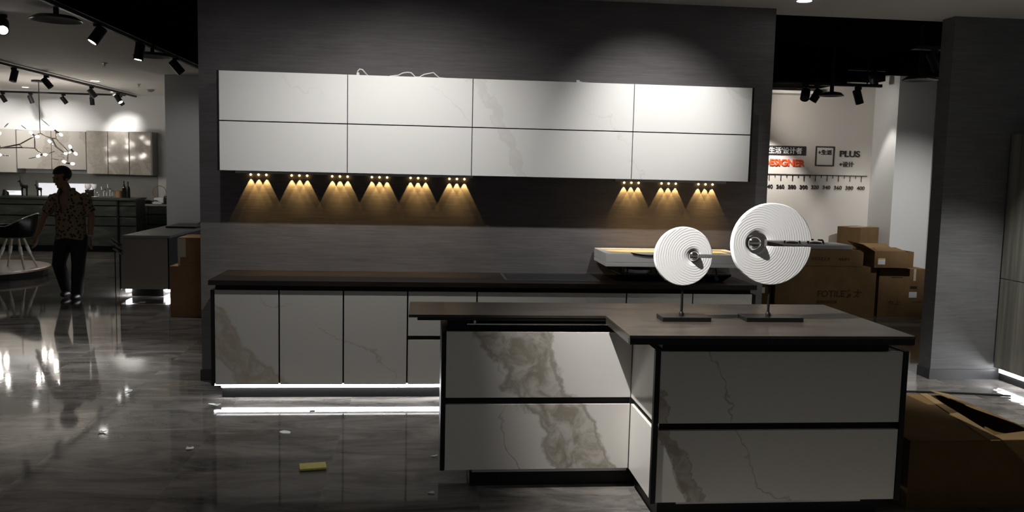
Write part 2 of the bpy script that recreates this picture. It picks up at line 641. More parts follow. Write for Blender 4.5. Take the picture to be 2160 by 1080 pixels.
struct('wall_right_side', box(bm_new(), 7.2, 7.4, 7.2, 11.4, 0, 3.2), M_WHITEWALL)
struct('wall_right_pillar', box(bm_new(), 5.95, 6.45, 10.6, 11.189, 0, 3.2), M_WHITEWALL)
struct('wall_right_column', box(bm_new(), 4.238, 5.6, 6.775, 6.95, 0, CEIL), M_PAPER_R)
struct('baseboard_column', box(bm_new(), 4.226, 4.84, 6.763, 6.775, 0, 0.085), M_SKIRT)
struct('baseboard_column_side', box(bm_new(), 4.226, 4.238, 6.775, 6.95, 0, 0.085), M_SKIRT)
struct('trim_plenum_duct', box(bm_new(), 3.2, 5.03, 10.15, 10.92, 2.80, 3.2), M_VOID)
struct('trim_plenum_beam', box(bm_new(), 5.7, 6.6, 9.6, 10.5, 2.95, 3.2), M_VOID)
struct('trim_plenum_fascia', box(bm_new(), 4.98, 5.945, 10.95, 11.189, 2.93, 3.2), M_VOID)
struct('trim_ceiling_board', box(bm_new(), 4.1, 4.97, 10.93, 11.189, 2.735, 2.77), M_CEIL)

# ================================================================== LAMPS OF THE FRONT SHOWROOM
def downlight(loc, target, power, size, blend, label, col=(1, 0.97, 0.93), lit=M_LEDSPOT, r=0.055, radius=0.03):
    t = thing('recessed_downlight', label, 'ceiling light', loc)
    bm = lathe(bm_new(), [(r * 1.25, 0.0), (r * 1.25, -0.008), (r, -0.010), (r, 0.0)], 28)
    obj('trim_ring', bm, M_WHITE, t, True)
    obj('lens', lathe(bm_new(), [(0, -0.004), (r, -0.004), (r, -0.001), (0, -0.001)], 28), lit, t)
    if power:
        tg = Vector(target) - Vector(loc)
        spot((0, 0, -0.03), tg, power, size, blend, col, radius, t, 'downlight_beam')
    return t


for i, (x, y, z, p) in enumerate(P_WALL):
    tgt = [(-1.0, 6.4, 1.3), (-0.15, 6.4, 1.26), (1.74, 6.4, 2.07)][i]
    downlight((x, y, CEIL - 0.001), tgt, p, [112, 110, 60][i], 1.0, ['recessed downlight in the ceiling before the left end of the white wall cabinets',
              'recessed downlight in the ceiling before the middle of the white wall cabinets',
              'recessed downlight in the ceiling before the right end of the white wall cabinets'][i], radius=0.02)
downlight((2.80, 6.40, CEIL - 0.001), (2.95, 6.1, 0), 90, 50, 0.8, 'bright round downlight cut by the top edge of the photo, right of the dark wall', radius=0.03)
downlight((4.25, 5.55, CEIL - 0.001), (4.3, 5.7, 0), 260, 76, 0.5, 'recessed downlight in the ceiling before the grey right column', radius=0.03)
downlight((0.10, 3.78, CEIL - 0.001), (1.36, 4.28, 1.20), P_SCULPT, 62, 1.0, 'recessed downlight aimed at the two white disc sculptures', radius=0.015)
downlight((-2.2, 1.2, CEIL - 0.001), (-2.0, 2.0, 0), 45, 130, 1.0, 'added unseen fill downlight over the open floor, left side', radius=0.06)  # added out of view to lift the floor and the ambient bounce

# ================================================================== WALL CABINETS
YU = 6.400
ZUB, ZUM, ZUT = 1.6215, 1.973, 2.323
upx = [-1.467, -0.566, 0.334, 1.531, 2.437]
ulab = ['leftmost white marble wall cabinet, above the left end of the lit bar',
        'second white marble wall cabinet from the left, white cable ends on top',
        'wide white marble wall cabinet between the two light bars',
        'rightmost white marble wall cabinet, grey vein in its top right corner']
for i in range(4):
    x0, x1 = upx[i], upx[i + 1]
    t = thing('wall_cabinet', ulab[i], 'cabinet', ((x0 + x1) / 2, 6.777, ZUB), 0, 'white marble wall cabinets')
    w = (x1 - x0) / 2
    g = 0.003
    b = bm_new()
    box(b, -w + 0.0005, w - 0.0005, YU - 6.777 + 0.024, -0.002, 0.004, ZUT - ZUB - 0.002)
    if i == 0:
        box(b, -w - 0.012, -w + 0.0004, YU - 6.777 - 0.002, -0.002, -0.002, ZUT - ZUB + 0.002)
    if i == 3:
        box(b, w - 0.0004, w + 0.012, YU - 6.777 - 0.002, -0.002, -0.002, ZUT - ZUB + 0.002)
    obj('carcass', b, M_BLACK, t)
    for z0, z1 in ((0, ZUM - ZUB - 0.004), (ZUM - ZUB + 0.004, ZUT - ZUB)):
        obj('lift_door', box(bm_new(), -w + g, w - g, YU - 6.777, YU - 6.777 + 0.022, z0, z1), M_MARBLE_UP, t, bevel=0.0012)

# cables lying on the cabinet tops
zt = ZUT
ca = tube(bm_new(), [(-0.50, 6.47, zt + .004), (-0.498, 6.46, zt + .035), (-0.485, 6.46, zt + .048), (-0.465, 6.46, zt + .044), (-0.44, 6.47, zt + .016), (-0.425, 6.5, zt + .004), (-0.36, 6.6, zt + .004)], 0.0045)
box(ca, -0.507, -0.487, 6.455, 6.475, zt + .001, zt + .022)
tag(obj('cable', ca, M_CABLE, smooth=True), 'short white cable end with a plug standing over the second wall cabinet', 'cable')
cb = tube(bm_new(), [(-0.27, 6.47, zt + .005), (-0.235, 6.47, zt + .01), (-0.21, 6.46, zt + .012), (-0.175, 6.46, zt + .03), (-0.14, 6.46, zt + .036), (-0.115, 6.46, zt + .034), (-0.10, 6.46, zt + .02),
                     (-0.085, 6.46, zt + .005), (-0.055, 6.46, zt + .005), (-0.02, 6.46, zt + .025), (0.02, 6.46, zt + .034), (0.045, 6.46, zt + .040), (0.07, 6.46, zt + .02), (0.09, 6.47, zt + .005), (0.15, 6.5, zt + .005)], 0.0045)
tag(obj('cable', cb, M_CABLE, smooth=True), 'long white cable looping twice along the top of the wall cabinets', 'cable')
cc = box(bm_new(), 1.105, 1.128, 6.46, 6.485, zt + .001, zt + .022)
tube(cc, [(1.128, 6.472, zt + .012), (1.15, 6.472, zt + .006), (1.2, 6.48, zt + .005), (1.26, 6.5, zt + .005)], 0.004)
tag(obj('cable_plug', cc, M_CABLE, smooth=True), 'small white plug lying on top of the wide wall cabinet', 'plug')


def light_bar(x0, x1, groups, label):
    t = thing('light_bar', label, 'light', ((x0 + x1) / 2, 6.735, ZUB), 0, 'warm light bars under the wall cabinets')
    L = (x1 - x0) / 2
    b = box(bm_new(), -L, L, -0.035, 0.036, -0.022, -0.002)
    obj('bar', b, M_ALU, t, bevel=0.002)
    cx = (x0 + x1) / 2
    for gx in groups:
        for k in (-1, 0, 1):
            bx = gx + k * 0.058 - cx
            o = obj('bulb', ball(bm_new(), (bx, 0.0265, -0.031), 0.0085, n=10, m=8), M_BULB, t, True)
            spot((bx, 0.0275, -0.0405), (bx, 0.030, -1.0), P_BULB, 54, 0.15, (1.0, 0.60, 0.20), 0.002, o, 'bulb_beam')
    return t


light_bar(-1.42, 0.36, [-1.261, -0.957, -0.653, -0.353, -0.058, 0.241], 'long light bar with six lit bulb trios under the left wall cabinets')
light_bar(1.475, 2.37, [1.62, 1.922, 2.223], 'short light bar with three lit bulb trios under the right wall cabinets')

# ================================================================== BASE CABINETS ON THE WALL
YD = 6.19
ZB, ZT = 0.111, 0.788
bx = [-1.466, -1.019, -0.571, -0.117, 0.380, 1.478, 1.978, 2.435]
blab = ['leftmost white base cabinet under the dark worktop, broad grey vein on its door',
        'second white base cabinet from the left, thin vein crossing its door',
        'third white base cabinet from the left, plain door next to the island corner',
        'narrow white drawer base cabinet half hidden by the island corner',
        'wide white base cabinet below the sink, mostly hidden by the island',
        'white base cabinet below the left half of the foam tray, behind the small disc sculpture',
        'rightmost white base cabinet at the worktop end, behind the large disc sculpture']
for i in range(7):
    x0, x1 = bx[i], bx[i + 1]
    w = (x1 - x0) / 2
    t = thing('base_cabinet', blab[i], 'cabinet', ((x0 + x1) / 2, YD, 0), 0, 'white marble base cabinets')
    b = box(bm_new(), -w + 0.0005, w - 0.0005, 0.024, 0.58, ZB + 0.002, ZT if i != 4 else 0.58)
    if i == 4:
        box(b, -w + 0.0005, w - 0.0005, 0.024, 0.04, 0.581, ZT)
    box(b, -w + 0.0005, w - 0.0005, 0.05, 0.07, ZT + 0.0005, 0.825)
    if i == 0:
        box(b, -w - 0.022, -w, -0.002, 0.58, ZB - 0.006, ZT)
    if i == 6:
        box(b, w, w + 0.022, -0.002, 0.58, ZB - 0.006, ZT)
    obj('carcass', b, M_BLACK, t)
    g = 0.0055
    if i == 3:
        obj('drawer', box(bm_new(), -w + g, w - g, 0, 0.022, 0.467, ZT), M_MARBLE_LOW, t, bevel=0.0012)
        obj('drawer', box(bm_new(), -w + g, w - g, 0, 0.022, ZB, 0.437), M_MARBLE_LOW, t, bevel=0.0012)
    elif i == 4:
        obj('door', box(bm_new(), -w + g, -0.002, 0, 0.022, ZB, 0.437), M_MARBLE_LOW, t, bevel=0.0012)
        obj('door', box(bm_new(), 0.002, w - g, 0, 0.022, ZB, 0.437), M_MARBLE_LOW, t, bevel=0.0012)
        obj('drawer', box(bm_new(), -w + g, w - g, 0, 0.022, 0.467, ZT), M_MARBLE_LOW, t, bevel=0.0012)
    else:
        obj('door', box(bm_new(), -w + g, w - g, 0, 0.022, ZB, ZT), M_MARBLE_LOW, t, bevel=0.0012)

kb = tag(obj('plinth_board', box(bm_new(), -1.431, 2.39, 6.262, 6.28, 0.0, 0.072), M_BLACKS), 'long black plinth board under the white base cabinets', 'plinth')
t = thing('led_strip_light', 'long white glowing light strip under the white base cabinets', 'light', (0.48, 6.25, 0.075))
obj('diffuser', box(bm_new(), -1.912, 1.90, -0.008, 0.008, 0.002, 0.026), M_LED, t)
obj('profile', box(bm_new(), -1.918, 1.906, 0.0085, 0.02, 0.0, 0.030), M_ALU, t)
b = box(bm_new(), -1.965, -1.915, -0.006, 0.012, 0.016, 0.026)
obj('end_piece', b, M_LED, t)

# worktop with a sink cut-out
sx0, sx1, sy0, sy1 = 0.60, 1.29, 6.315, 6.70
wt = thing('kitchen_worktop', 'long dark brown worktop along the grey wall', 'worktop', (0.48, 6.47, 0.826))
b = bm_new()
X0, X1, Y0, Y1, H = -1.496 - .48, 2.451 - .48, 6.157 - 6.47, 6.776 - 6.47, 0.034
a0, a1, c0, c1 = sx0 - .48, sx1 - .48, sy0 - 6.47, sy1 - 6.47
box(b, X0, a0, Y0, Y1, 0, H)
box(b, a1, X1, Y0, Y1, 0, H)
box(b, a0, a1, Y0, c0, 0, H)
box(b, a0, a1, c1, Y1, 0, H)
bmesh.ops.remove_doubles(b, verts=b.verts[:], dist=1e-5)
obj('slab', b, M_WORKTOP, wt)
sk = thing('kitchen_sink', 'steel rimmed sink let into the dark wall worktop', 'sink', ((sx0 + sx1) / 2, (sy0 + sy1) / 2, 0.86))
w2, d2 = (sx1 - sx0) / 2, (sy1 - sy0) / 2
b = bm_new()
for q in ((-w2 - .012, w2 + .012, -d2 - .012, -d2 + .008), (-w2 - .012, w2 + .012, d2 - .008, d2 + .012), (-w2 - .012, -w2 + .008, -d2 + .008, d2 - .008), (w2 - .008, w2 + .012, -d2 + .008, d2 - .008)):
    box(b, *q, 0.0005, 0.006)
obj('rim', b, M_STEEL, sk)
b = bm_new()
for q in ((-w2 + .002, w2 - .002, -d2 + .002, -d2 + .006), (-w2 + .002, w2 - .002, d2 - .006, d2 - .002), (-w2 + .002, -w2 + .006, -d2 + .006, d2 - .006), (w2 - .006, w2 - .002, -d2 + .006, d2 - .006)):
    box(b, *q, -0.2, 0.0)
box(b, -w2 + .002, w2 - .002, -d2 + .002, d2 - .002, -0.205, -0.2)
obj('basin', b, M_STEEL, sk)
obj('drain', lathe(bm_new(), [(0, 0.004), (0.045, 0.003), (0.05, 0.0)], 20, (0, 0, -0.2)), M_CHROME, sk, True)

# hob with a foam tray laid on it
hb = thing('gas_hob', 'black gas hob lying on the right of the wall worktop under a foam tray', 'hob', (1.86, 6.52, 0.86))
b = bm_new()
lo = [(-0.34, -0.16), (0.40, -0.16), (0.40, 0.19), (-0.34, 0.19)]
hi = [(-0.42, -0.23), (0.44, -0.23), (0.44, 0.22), (-0.42, 0.22)]
va = [b.verts.new((x, y, 0.002)) for x, y in lo]
vb = [b.verts.new((x, y, 0.052)) for x, y in hi]
vc = [b.verts.new((x, y, 0.064)) for x, y in hi]
b.faces.new(va[::-1])
bridge(b, va, vb)
bridge(b, vb, vc)
b.faces.new(vc)
obj('body', b, M_DARKGLASS, hb, bevel=0.003)
for xx in (-0.22, 0.25):
    k = bm_new()
    lathe(k, [(0.11, 0.0), (0.11, 0.012), (0.075, 0.018), (0.045, 0.03), (0, 0.034)], 24, (xx, 0.0, 0.064))
    obj('burner', k, M_STEEL, hb, True)
    k = bm_new()
    for a in range(4):
        dx, dy = math.cos(a * PI / 2 + PI / 4), math.sin(a * PI / 2 + PI / 4)
        tube(k, [(xx + dx * .16, dy * .16, 0.066), (xx + dx * .15, dy * .15, 0.104), (xx + dx * .03, dy * .03, 0.106)], 0.006)
    obj('pan_support', k, M_BLACK, hb, True)
for xx in (-0.06, 0.33):
    k = cyl(bm_new(), (xx, -0.206, 0.033), (xx, -0.226, 0.025), 0.017, 0.015, 20)
    obj('control_knob', k, M_STEEL, hb, True)

ft = thing('foam_tray', 'open white packing foam tray with cream inside on the hob', 'packing', (1.87, 6.50, 0.974))
b = bm_new()
fx0, fx1, fy0, fy1 = -0.535, 0.535, -0.215, 0.245
box(b, fx0, fx1, fy0, fy1, 0, 0.03)
box(b, fx0, fx1, fy0, fy0 + .05, 0.03, 0.098)
box(b, fx0, fx1, fy1 - .05, fy1, 0.03, 0.098)
box(b, fx0, fx0 + .05, fy0 + .05, fy1 - .05, 0.03, 0.098)
box(b, fx1 - .05, fx1, fy0 + .05, fy1 - .05, 0.03, 0.098)
obj('tray', b, M_FOAM, ft, bevel=0.004)
b = box(bm_new(), fx0 + .055, fx1 - .055, fy0 + .055, fy1 - .055, 0.031, 0.088)
obj('liner', b, M_FOAM_IN, ft, bevel=0.006, smooth=False)
b = bm_new()
tube(b, [(-0.34, fy0 + .02, 0.101), (-0.33, fy0 - .004, 0.098), (-0.26, fy0 - .006, 0.088), (-0.20, fy0 - .006, 0.084), (-0.12, fy0 - .006, 0.09), (-0.02, fy0 - .004, 0.096), (0.0, fy0 + .02, 0.101)], 0.006)
obj('strap', b, M_BLACK, ft, True)

# ================================================================== ISLAND
ZI = 0.930
IY2 = 4.387
il = thing('island_cabinet', 'left half of the island, marble drawers with a broad brown vein', 'cabinet', (0.58, IY2, 0), 0, 'island cabinets')
ox, oy = 0.58, IY2
b = bm_new()
box(b, 0.092 - ox, 1.088 - ox, 0.024, 0.405, 0.112, 0.840)
box(b, 0.092 - ox, 0.114 - ox, -0.003, 0.0235, 0.108, 0.842)
box(b, 0.12 - ox, 1.088 - ox, 0.06, 0.40, 0.8405, 0.9005)
obj('carcass', b, M_BLACK, il)
obj('drawer', box(bm_new(), 0.1165 - ox, 1.0865 - ox, 0, 0.022, 0.494, 0.840), M_MARBLE_ISL, il, bevel=0.0012)
obj('drawer', box(bm_new(), 0.1165 - ox, 1.0865 - ox, 0, 0.022, 0.110, 0.458), M_MARBLE_ISL, il, bevel=0.0012)
b = box(bm_new(), 0.25 - ox, 1.13 - ox, 0.066, 0.39, 0.0, 0.078)
obj('plinth', b, M_BLACK, il)
obj('light_profile', box(bm_new(), 0.262 - ox, 1.088 - ox, 0.036, 0.062, 0.084, 0.107), M_ALU, il)
b = bm_new()
cyl(b, (0.222 - ox, 0.035, 0.8745), (0.972 - ox, 0.035, 0.8765), 0.0085, 0.0085, 14)
obj('rail', b, M_CHROME, il, True)
b = bm_new()
cyl(b, (0.262 - ox, 0.035, 0.884), (0.262 - ox, 0.06, 0.884), 0.006, n=10)
box(b, 0.256 - ox, 0.268 - ox, 0.028, 0.042, 0.870, 0.894)
obj('rail_bracket', b, M_CHROME, il)

ir = thing('island_cabinet', 'right half of the island, pale marble drawers between black posts, large carton beside it', 'cabinet', (1.70, 3.903, 0), 0, 'island cabinets')
ox, oy = 1.70, 3.903
b = bm_new()
box(b, 1.118 - ox, 2.300 - ox, 0.026, 0.89, 0.112, 0.842)
box(b, 1.080 - ox, 1.1035 - ox, -0.004, 0.024, 0.106, 0.845)
box(b, 2.301 - ox, 2.326 - ox, -0.004, 0.89, 0.106, 0.845)
box(b, 1.12 - ox, 2.24 - ox, 0.03, 0.88, 0.8425, 0.9005)
obj('carcass', b, M_BLACK, ir)
obj('drawer', box(bm_new(), 1.106 - ox, 2.2985 - ox, 0, 0.022, 0.496, 0.842), M_MARBLE_ISR, ir, bevel=0.0012)
obj('drawer', box(bm_new(), 1.106 - ox, 2.2985 - ox, 0, 0.022, 0.110, 0.460), M_MARBLE_ISR, ir, bevel=0.0012)
for z0, z1 in ((0.496, 0.842), (0.110, 0.460)):
    obj('side_panel', box(bm_new(), 1.090 - ox, 1.116 - ox, 0.0245, 0.481, z0, z1), M_MARBLE_ISL, ir, bevel=0.0012)
obj('plinth', box(bm_new(), 1.135 - ox, 2.25 - ox, 0.07, 0.88, 0.0, 0.085), M_BLACK, ir)
obj('light_profile', box(bm_new(), 1.22 - ox, 2.15 - ox, 0.04, 0.066, 0.086, 0.108), M_ALU, ir)

it = thing('island_worktop', 'brown grey L-shaped worktop on the island carrying the two disc sculptures', 'worktop', (1.1, 4.4, 0.901))
ox, oy = 1.1, 4.4
xl, xs, xr, yf, ym, yb = -0.0775, 0.938, 2.318, 3.838, 4.372, 4.80
b = prism_z(bm_new(), [(x - ox, y - oy) for x, y in ((xl, ym), (xs, ym), (xs, yf), (xr, yf), (xr, yb), (xl, yb))], 0.014, 0.029)
obj('slab', b, M_ISLTOP, it, bevel=0.0015)
b = bm_new()
box(b, xl + .045 - ox, xs - ox, ym + .002 - oy, ym + .03 - oy, 0.0, 0.0135)
box(b, xs + .002 - ox, xr - .002 - ox, yf + .002 - oy, yf + .022 - oy, -0.014, 0.0135)
box(b, xr - .02 - ox, xr - .002 - ox, yf + .023 - oy, yb - oy, -0.014, 0.0135)
obj('apron', b, M_BLACKS, it)
b = box(bm_new(), xs + .001 - ox, xs + .018 - ox, yf + .023 - oy, ym - .001 - oy, -0.014, 0.0135)
obj('apron_side', b, M_ISLTOP, it)


# ================================================================== DISC SCULPTURES
def sculpture(name_label, loc, base_w, base_d, base_h, dc, R, hole_c, hr, slot_h, ball_dx, ball_r, thick):
    """white ridged disc with a keyhole slot and a chrome ball, on a thin post"""
    t = thing('disc_sculpture', name_label, 'sculpture', loc, 0, 'white disc sculptures')
    obj('base', box(bm_new(), -base_w / 2, base_w / 2, -base_d / 2, base_d / 2, 0, base_h), M_BLACKS, t, bevel=0.002)
    z_bot = dc[1] - R
    b = cyl(bm_new(), (dc[0] + .004, 0, base_h), (dc[0] + .004, 0, z_bot + .006), 0.0065, n=14)
    lathe(b, [(0.013, 0), (0.013, 0.012), (0.007, 0.02)], 16, (dc[0] + .004, 0, base_h))
    box(b, dc[0] - .018, dc[0] + .026, -0.009, 0.009, z_bot - .008, z_bot + .004)
    obj('post', b, M_BLACK, t, True)
    # keyhole outline about the hole centre (object origin)
    hx, hz = hole_c
    cx, cz = dc[0] - hx, dc[1] - hz
    s = slot_h / 2
    a_out = math.asin((s - cz) / R), math.asin((-s - cz) / R)
    a0 = math.asin(s / hr)
    n = 96
    b = bm_new()
    rows_f, rows_b = [], []
    steps = 10
    for i in range(n + 1):
        ao = a_out[0] + (2 * PI - (a_out[0] - a_out[1])) * i / n
        ah = a0 + (2 * PI - 2 * a0) * i / n
        po = Vector((cx + R * math.cos(ao), 0, cz + R * math.sin(ao)))
        ph = Vector((hr * math.cos(ah), 0, hr * math.sin(ah)))
        rf, rb = [], []
        for k in range(steps + 1):
            q = ph.lerp(po, k / steps)
            e = 0.004 if k in (0, steps) else 0.0
            rf.append(b.verts.new((q.x, -thick / 2 + e, q.z)))
            rb.append(b.verts.new((q.x, thick / 2 - e, q.z)))
            if k == 0:
                q2 = ph.lerp(po, 0.004 / (po - ph).length)
            if k == steps - 1:
                q2 = po.lerp(ph, 0.004 / (po - ph).length)
                rf[-1].co = (q2.x, -thick / 2, q2.z)
                rb[-1].co = (q2.x, thick / 2, q2.z)
        rows_f.append(rf)
        rows_b.append(rb)
    for i in range(n):
        for k in range(steps):
            b.faces.new((rows_f[i][k], rows_f[i][k + 1], rows_f[i + 1][k + 1], rows_f[i + 1][k]))
            b.faces.new((rows_b[i][k], rows_b[i + 1][k], rows_b[i + 1][k + 1], rows_b[i][k + 1]))
        for k in (0, steps):
            b.faces.new((rows_f[i][k], rows_f[i + 1][k], rows_b[i + 1][k], rows_b[i][k]))
    for i in (0, n):
        for k in range(steps):
            b.faces.new((rows_f[i][k], rows_f[i][k + 1], rows_b[i][k + 1], rows_b[i][k]))
    d = obj('disc', b, M_DISC, t, True, loc=(hx, 0, hz))
    o = obj('chrome_ball', ball(bm_new(), (hx + ball_dx, -0.004, hz), ball_r, n=32, m=20), M_CHROME, t, True)
    o['label'] = 'chrome ball'
    return t


sculpture('smaller white ridged disc sculpture with chrome ball on a black stand', (1.318, 4.265, ZI), 0.25, 0.125, 0.022,
          (-0.016, 0.326), 0.149, (0.036, 0.328), 0.0300, 0.021, 0.0, 0.029, 0.032)
sculpture('larger white ridged disc sculpture with chrome ball at the island right', (1.780, 4.272, ZI), 0.30, 0.128, 0.022,
          (-0.018, 0.394), 0.209, (-0.096, 0.398), 0.056, 0.033, -0.016, 0.039, 0.040)


# ================================================================== CARTONS
def carton(label, loc, w, d, h, mat, rz=0.0, tape=True, name='cardboard_box', group=None):
    """closed carton standing on z=0 of its own, front towards -y"""
    t = thing(name, label, 'box', loc, rz, group)
    b = box(bm_new(), -w / 2, w / 2, -d / 2, d / 2, 0.001, h - 0.004)
    box(b, -w / 2 + .001, w / 2 - .001, -d / 2 + .001, -0.002, h - 0.0038, h)
    box(b, -w / 2 + .001, w / 2 - .001, 0.002, d / 2 - .001, h - 0.0038, h)
    obj('carton', b, mat, t, bevel=0.0)
    if tape:
        b = box(bm_new(), -w / 2 - .001, w / 2 + .001, -0.03, 0.03, h + .0003, h + .001)
        obj('tape', b, M_TAPE, t)
    return t


# left pair behind the partition
carton('lower tall reddish carton beside the grey peninsula, left of the dark wall', (-2.36, 9.95, 0), 0.74, 0.70, 0.555, M_CARD_L, tape=False, group='cartons left of the dark wall')
tl = carton('upper reddish carton with torn tape on the stack left of the dark wall', (-2.29, 9.95, 0.556), 0.70, 0.70, 0.31, M_CARD_L, tape=True, group='cartons left of the dark wall')
obj('torn_tape', box(bm_new(), -0.355, -0.27, -0.3525, -0.351, 0.10, 0.30), M_TAPE, tl)
obj('torn_tape', box(bm_new(), -0.353, -0.33, -0.3525, -0.351, 0.005, 0.10), M_TAPE, tl)

# right stack
RG = 'cartons stacked behind the island'
c1_ = carton('large printed carton at the bottom of the stack behind the island', (4.78, 10.23, 0), 1.25, 0.72, 0.605, M_CARD, group=RG)
text_mesh('printed_text', 'FOTILE方太', 0.105, M_INKC, 0.001, c1_, 'LEFT', (-0.10, -0.3615, 0.245), 0.56, 0.002)
text_mesh('printed_text', '高端厨房电器', 0.045, M_INKC, 0.001, c1_, 'LEFT', (-0.11, -0.3615, 0.165), 0.26)
c2_ = carton('flat printed carton lying on the large carton behind the island', (4.80, 10.23, 0.608), 0.90, 0.64, 0.195, M_CARD, group=RG)
text_mesh('printed_text', 'FOTILE方太', 0.05, M_INKC, 0.001, c2_, 'LEFT', (-0.20, -0.3215, 0.07), 0.24, 0.001)
text_mesh('printed_text', '智能厨电', 0.04, M_INKC, 0.001, c2_, 'LEFT', (0.14, -0.3215, 0.07), 0.14)
c3_ = carton('square upright carton with white label beside the white pillar', (5.765, 10.25, 0), 0.60, 0.68, 0.585, M_CARD, group=RG)
obj('white_label', box(bm_new(), 0.09, 0.19, -0.3425, -0.3405, 0.235, 0.305), M_PAPERW, c3_)
obj('barcode_patch', box(bm_new(), 0.10, 0.19, -0.3425, -0.3405, 0.345, 0.375), M_INK, c3_)
obj('hand_slot', box(bm_new(), -0.15, 0.0, -0.3415, -0.3402, 0.475, 0.488), M_INKC, c3_)
text_mesh('printed_text', '向上', 0.06, M_INKC, 0.001, c3_, 'LEFT', (-0.17, -0.3412, 0.15), 0.16)
text_mesh('printed_text', 'KEEP DRY', 0.03, M_INKC, 0.001, c3_, 'LEFT', (0.14, -0.3412, 0.17), 0.13)
obj('front_tape', box(bm_new(), 0.135, 0.165, -0.3418, -0.3402, 0.44, 0.584), M_TAPE, c3_)
c4_ = thing('cardboard_box', 'opened carton with yellow white label on top of the square carton', 'box', (5.575, 10.03, 0.607), 0.0, RG)
b = bm_new()
W_, D_, H_ = 0.245, 0.23, 0.195
box(b, -W_, W_, -D_, D_, 0.001, 0.006)
box(b, -W_, W_, -D_, -D_ + .005, 0.006, H_)
box(b, -W_, W_, D_ - .005, D_, 0.006, H_)
box(b, -W_, -W_ + .005, -D_ + .005, D_ - .005, 0.006, H_)
box(b, W_ - .005, W_, -D_ + .005, D_ - .005, 0.006, H_)
obj('carton', b, M_CARD, c4_)
for pts in (((-W_, -D_, H_), (-W_, D_, H_), (-W_ - .13, D_ - .02, H_ + .09), (-W_ - .13, -D_ + .04, H_ + .075)),
            ((-W_ + .02, D_, H_), (W_ - .02, D_, H_), (W_ - .06, D_ + .10, H_ + .05), (-W_ + .06, D_ + .10, H_ + .05)),
            ((-W_ + .02, -D_, H_ + .001), (0.15, -D_, H_ + .001), (0.10, -D_ + .16, H_ + .035), (-W_ + .06, -D_ + .16, H_ + .035))):
    b = bm_new()
    va = [b.verts.new(p) for p in pts]
    vb = [b.verts.new((p[0], p[1], p[2] + .004)) for p in pts]
    b.faces.new(va[::-1])
    b.faces.new(vb)
    for i in range(4):
        b.faces.new((va[i], va[(i + 1) % 4], vb[(i + 1) % 4], vb[i]))
    obj('flap', b, M_CARD, c4_)
obj('paper_label', box(bm_new(), -0.20, -0.11, -D_ - .0015, -D_ - .0003, 0.04, 0.115), M_PAPERW, c4_)
obj('label_stripe', box(bm_new(), -0.20, -0.11, -D_ - .0026, -D_ - .0016, 0.10, 0.115), M_SPONGE, c4_)
c5_ = carton('small carton at the back of the stack, highest against the far wall', (5.66, 10.87, 0), 0.40, 0.34, 1.03, M_CARD, rz=0.5, group=RG)
c6_ = carton('dark carton with white label behind the large disc sculpture', (3.80, 10.25, 0), 0.68, 0.60, 0.44, M_CARD_D, group=RG)
obj('white_label', box(bm_new(), 0.20, 0.26, -0.3015, -0.3003, 0.27, 0.34), M_PAPERW, c6_)

M_FILM = plain('grey_plastic_film', (0.30, 0.30, 0.31), 0.5)
mh = thing('gas_hob', 'steel hob in grey film lying on the flat carton behind the island', 'hob', (4.70, 10.21, 0.805))
obj('body', box(bm_new(), -0.44, 0.44, -0.24, 0.24, 0.0, 0.05), M_FILM, mh, bevel=0.006)
for xx in (-0.22, 0.08):
    k = bm_new()
    lathe(k, [(0.07, 0.0), (0.07, 0.012), (0.03, 0.022), (0, 0.024)], 18, (xx, 0.0, 0.05))
    obj('burner', k, M_BLACK, mh, True)
    k = bm_new()
    for a in range(4):
        dx, dy = math.cos(a * PI / 2 + .4), math.sin(a * PI / 2 + .4)
        tube(k, [(xx + dx * .13, dy * .13, 0.052), (xx + dx * .115, dy * .115, 0.092), (xx + dx * .04, dy * .04, 0.094)], 0.008)
    obj('pan_support', k, M_BLACK, mh, True)

# big flattened carton in the right foreground
fc = thing('cardboard_box', 'large dark carton with loose flaps on the floor right of the island', 'box', (2.835, 4.49, 0))
b = bm_new()
w, d, h = 0.385, 0.45, 0.352
box(b, -w, w, -d, d, 0.001, 0.008)
box(b, -w, w, -d, -d + .006, 0.008, h)
box(b, -w, w, d - .006, d, 0.008, h)
box(b, -w, -w + .006, -d + .006, d - .006, 0.008, h)
box(b, w - .006, w, -d + .006, d - .006, 0.008, h)
obj('carton', b, M_CARD_D, fc)


def flap(parent, pts, mat, th=0.005):
    b = bm_new()
    va = [b.verts.new(p) for p in pts]
    vb = [b.verts.new((p[0], p[1], p[2] + th)) for p in pts]
    b.faces.new(va[::-1])
    b.faces.new(vb)
    n = len(pts)
    for i in range(n):
        b.faces.new((va[i], va[(i + 1) % n], vb[(i + 1) % n], vb[i]))
    return obj('flap', b, mat, parent)


M_WORN = mat_cardboard('worn_cardboard', (0.20, 0.135, 0.065))
flap(fc, [(-w, -d, h + .001), (0.045, -d, h + .001), (0.215, d, h + .001), (-w, d, h + .001)], M_CARD_D)
flap(fc, [(0.03, -d, h + .0065), (0.10, -d, h + .0065), (0.245, d, h + .0065), (0.20, d, h + .0065)], M_WORN)
flap(fc, [(0.105, -d, h + .001), (w, -d, h + .001), (w, -d + .16, h + .001), (0.14, -d + .12, h - .012)], M_WORN)
flap(fc, [(w, -d + .10, h + .002), (w, d, h + .002), (0.255, d - .01, h + .03), (0.215, -d + .40, h + .055), (0.27, -d + .15, h + .05)], M_WORN)
tag(obj('power_cord', tube(bm_new(), [(2.42, 5.75, .009), (2.95, 6.42, .009), (3.6, 6.36, .009), (4.0, 6.31, .009), (4.33, 6.25, .009), (4.55, 6.19, .009)], .008, 8), M_BLACK, smooth=True), 'thin black cord lying across the floor behind the large dark carton', 'cord')

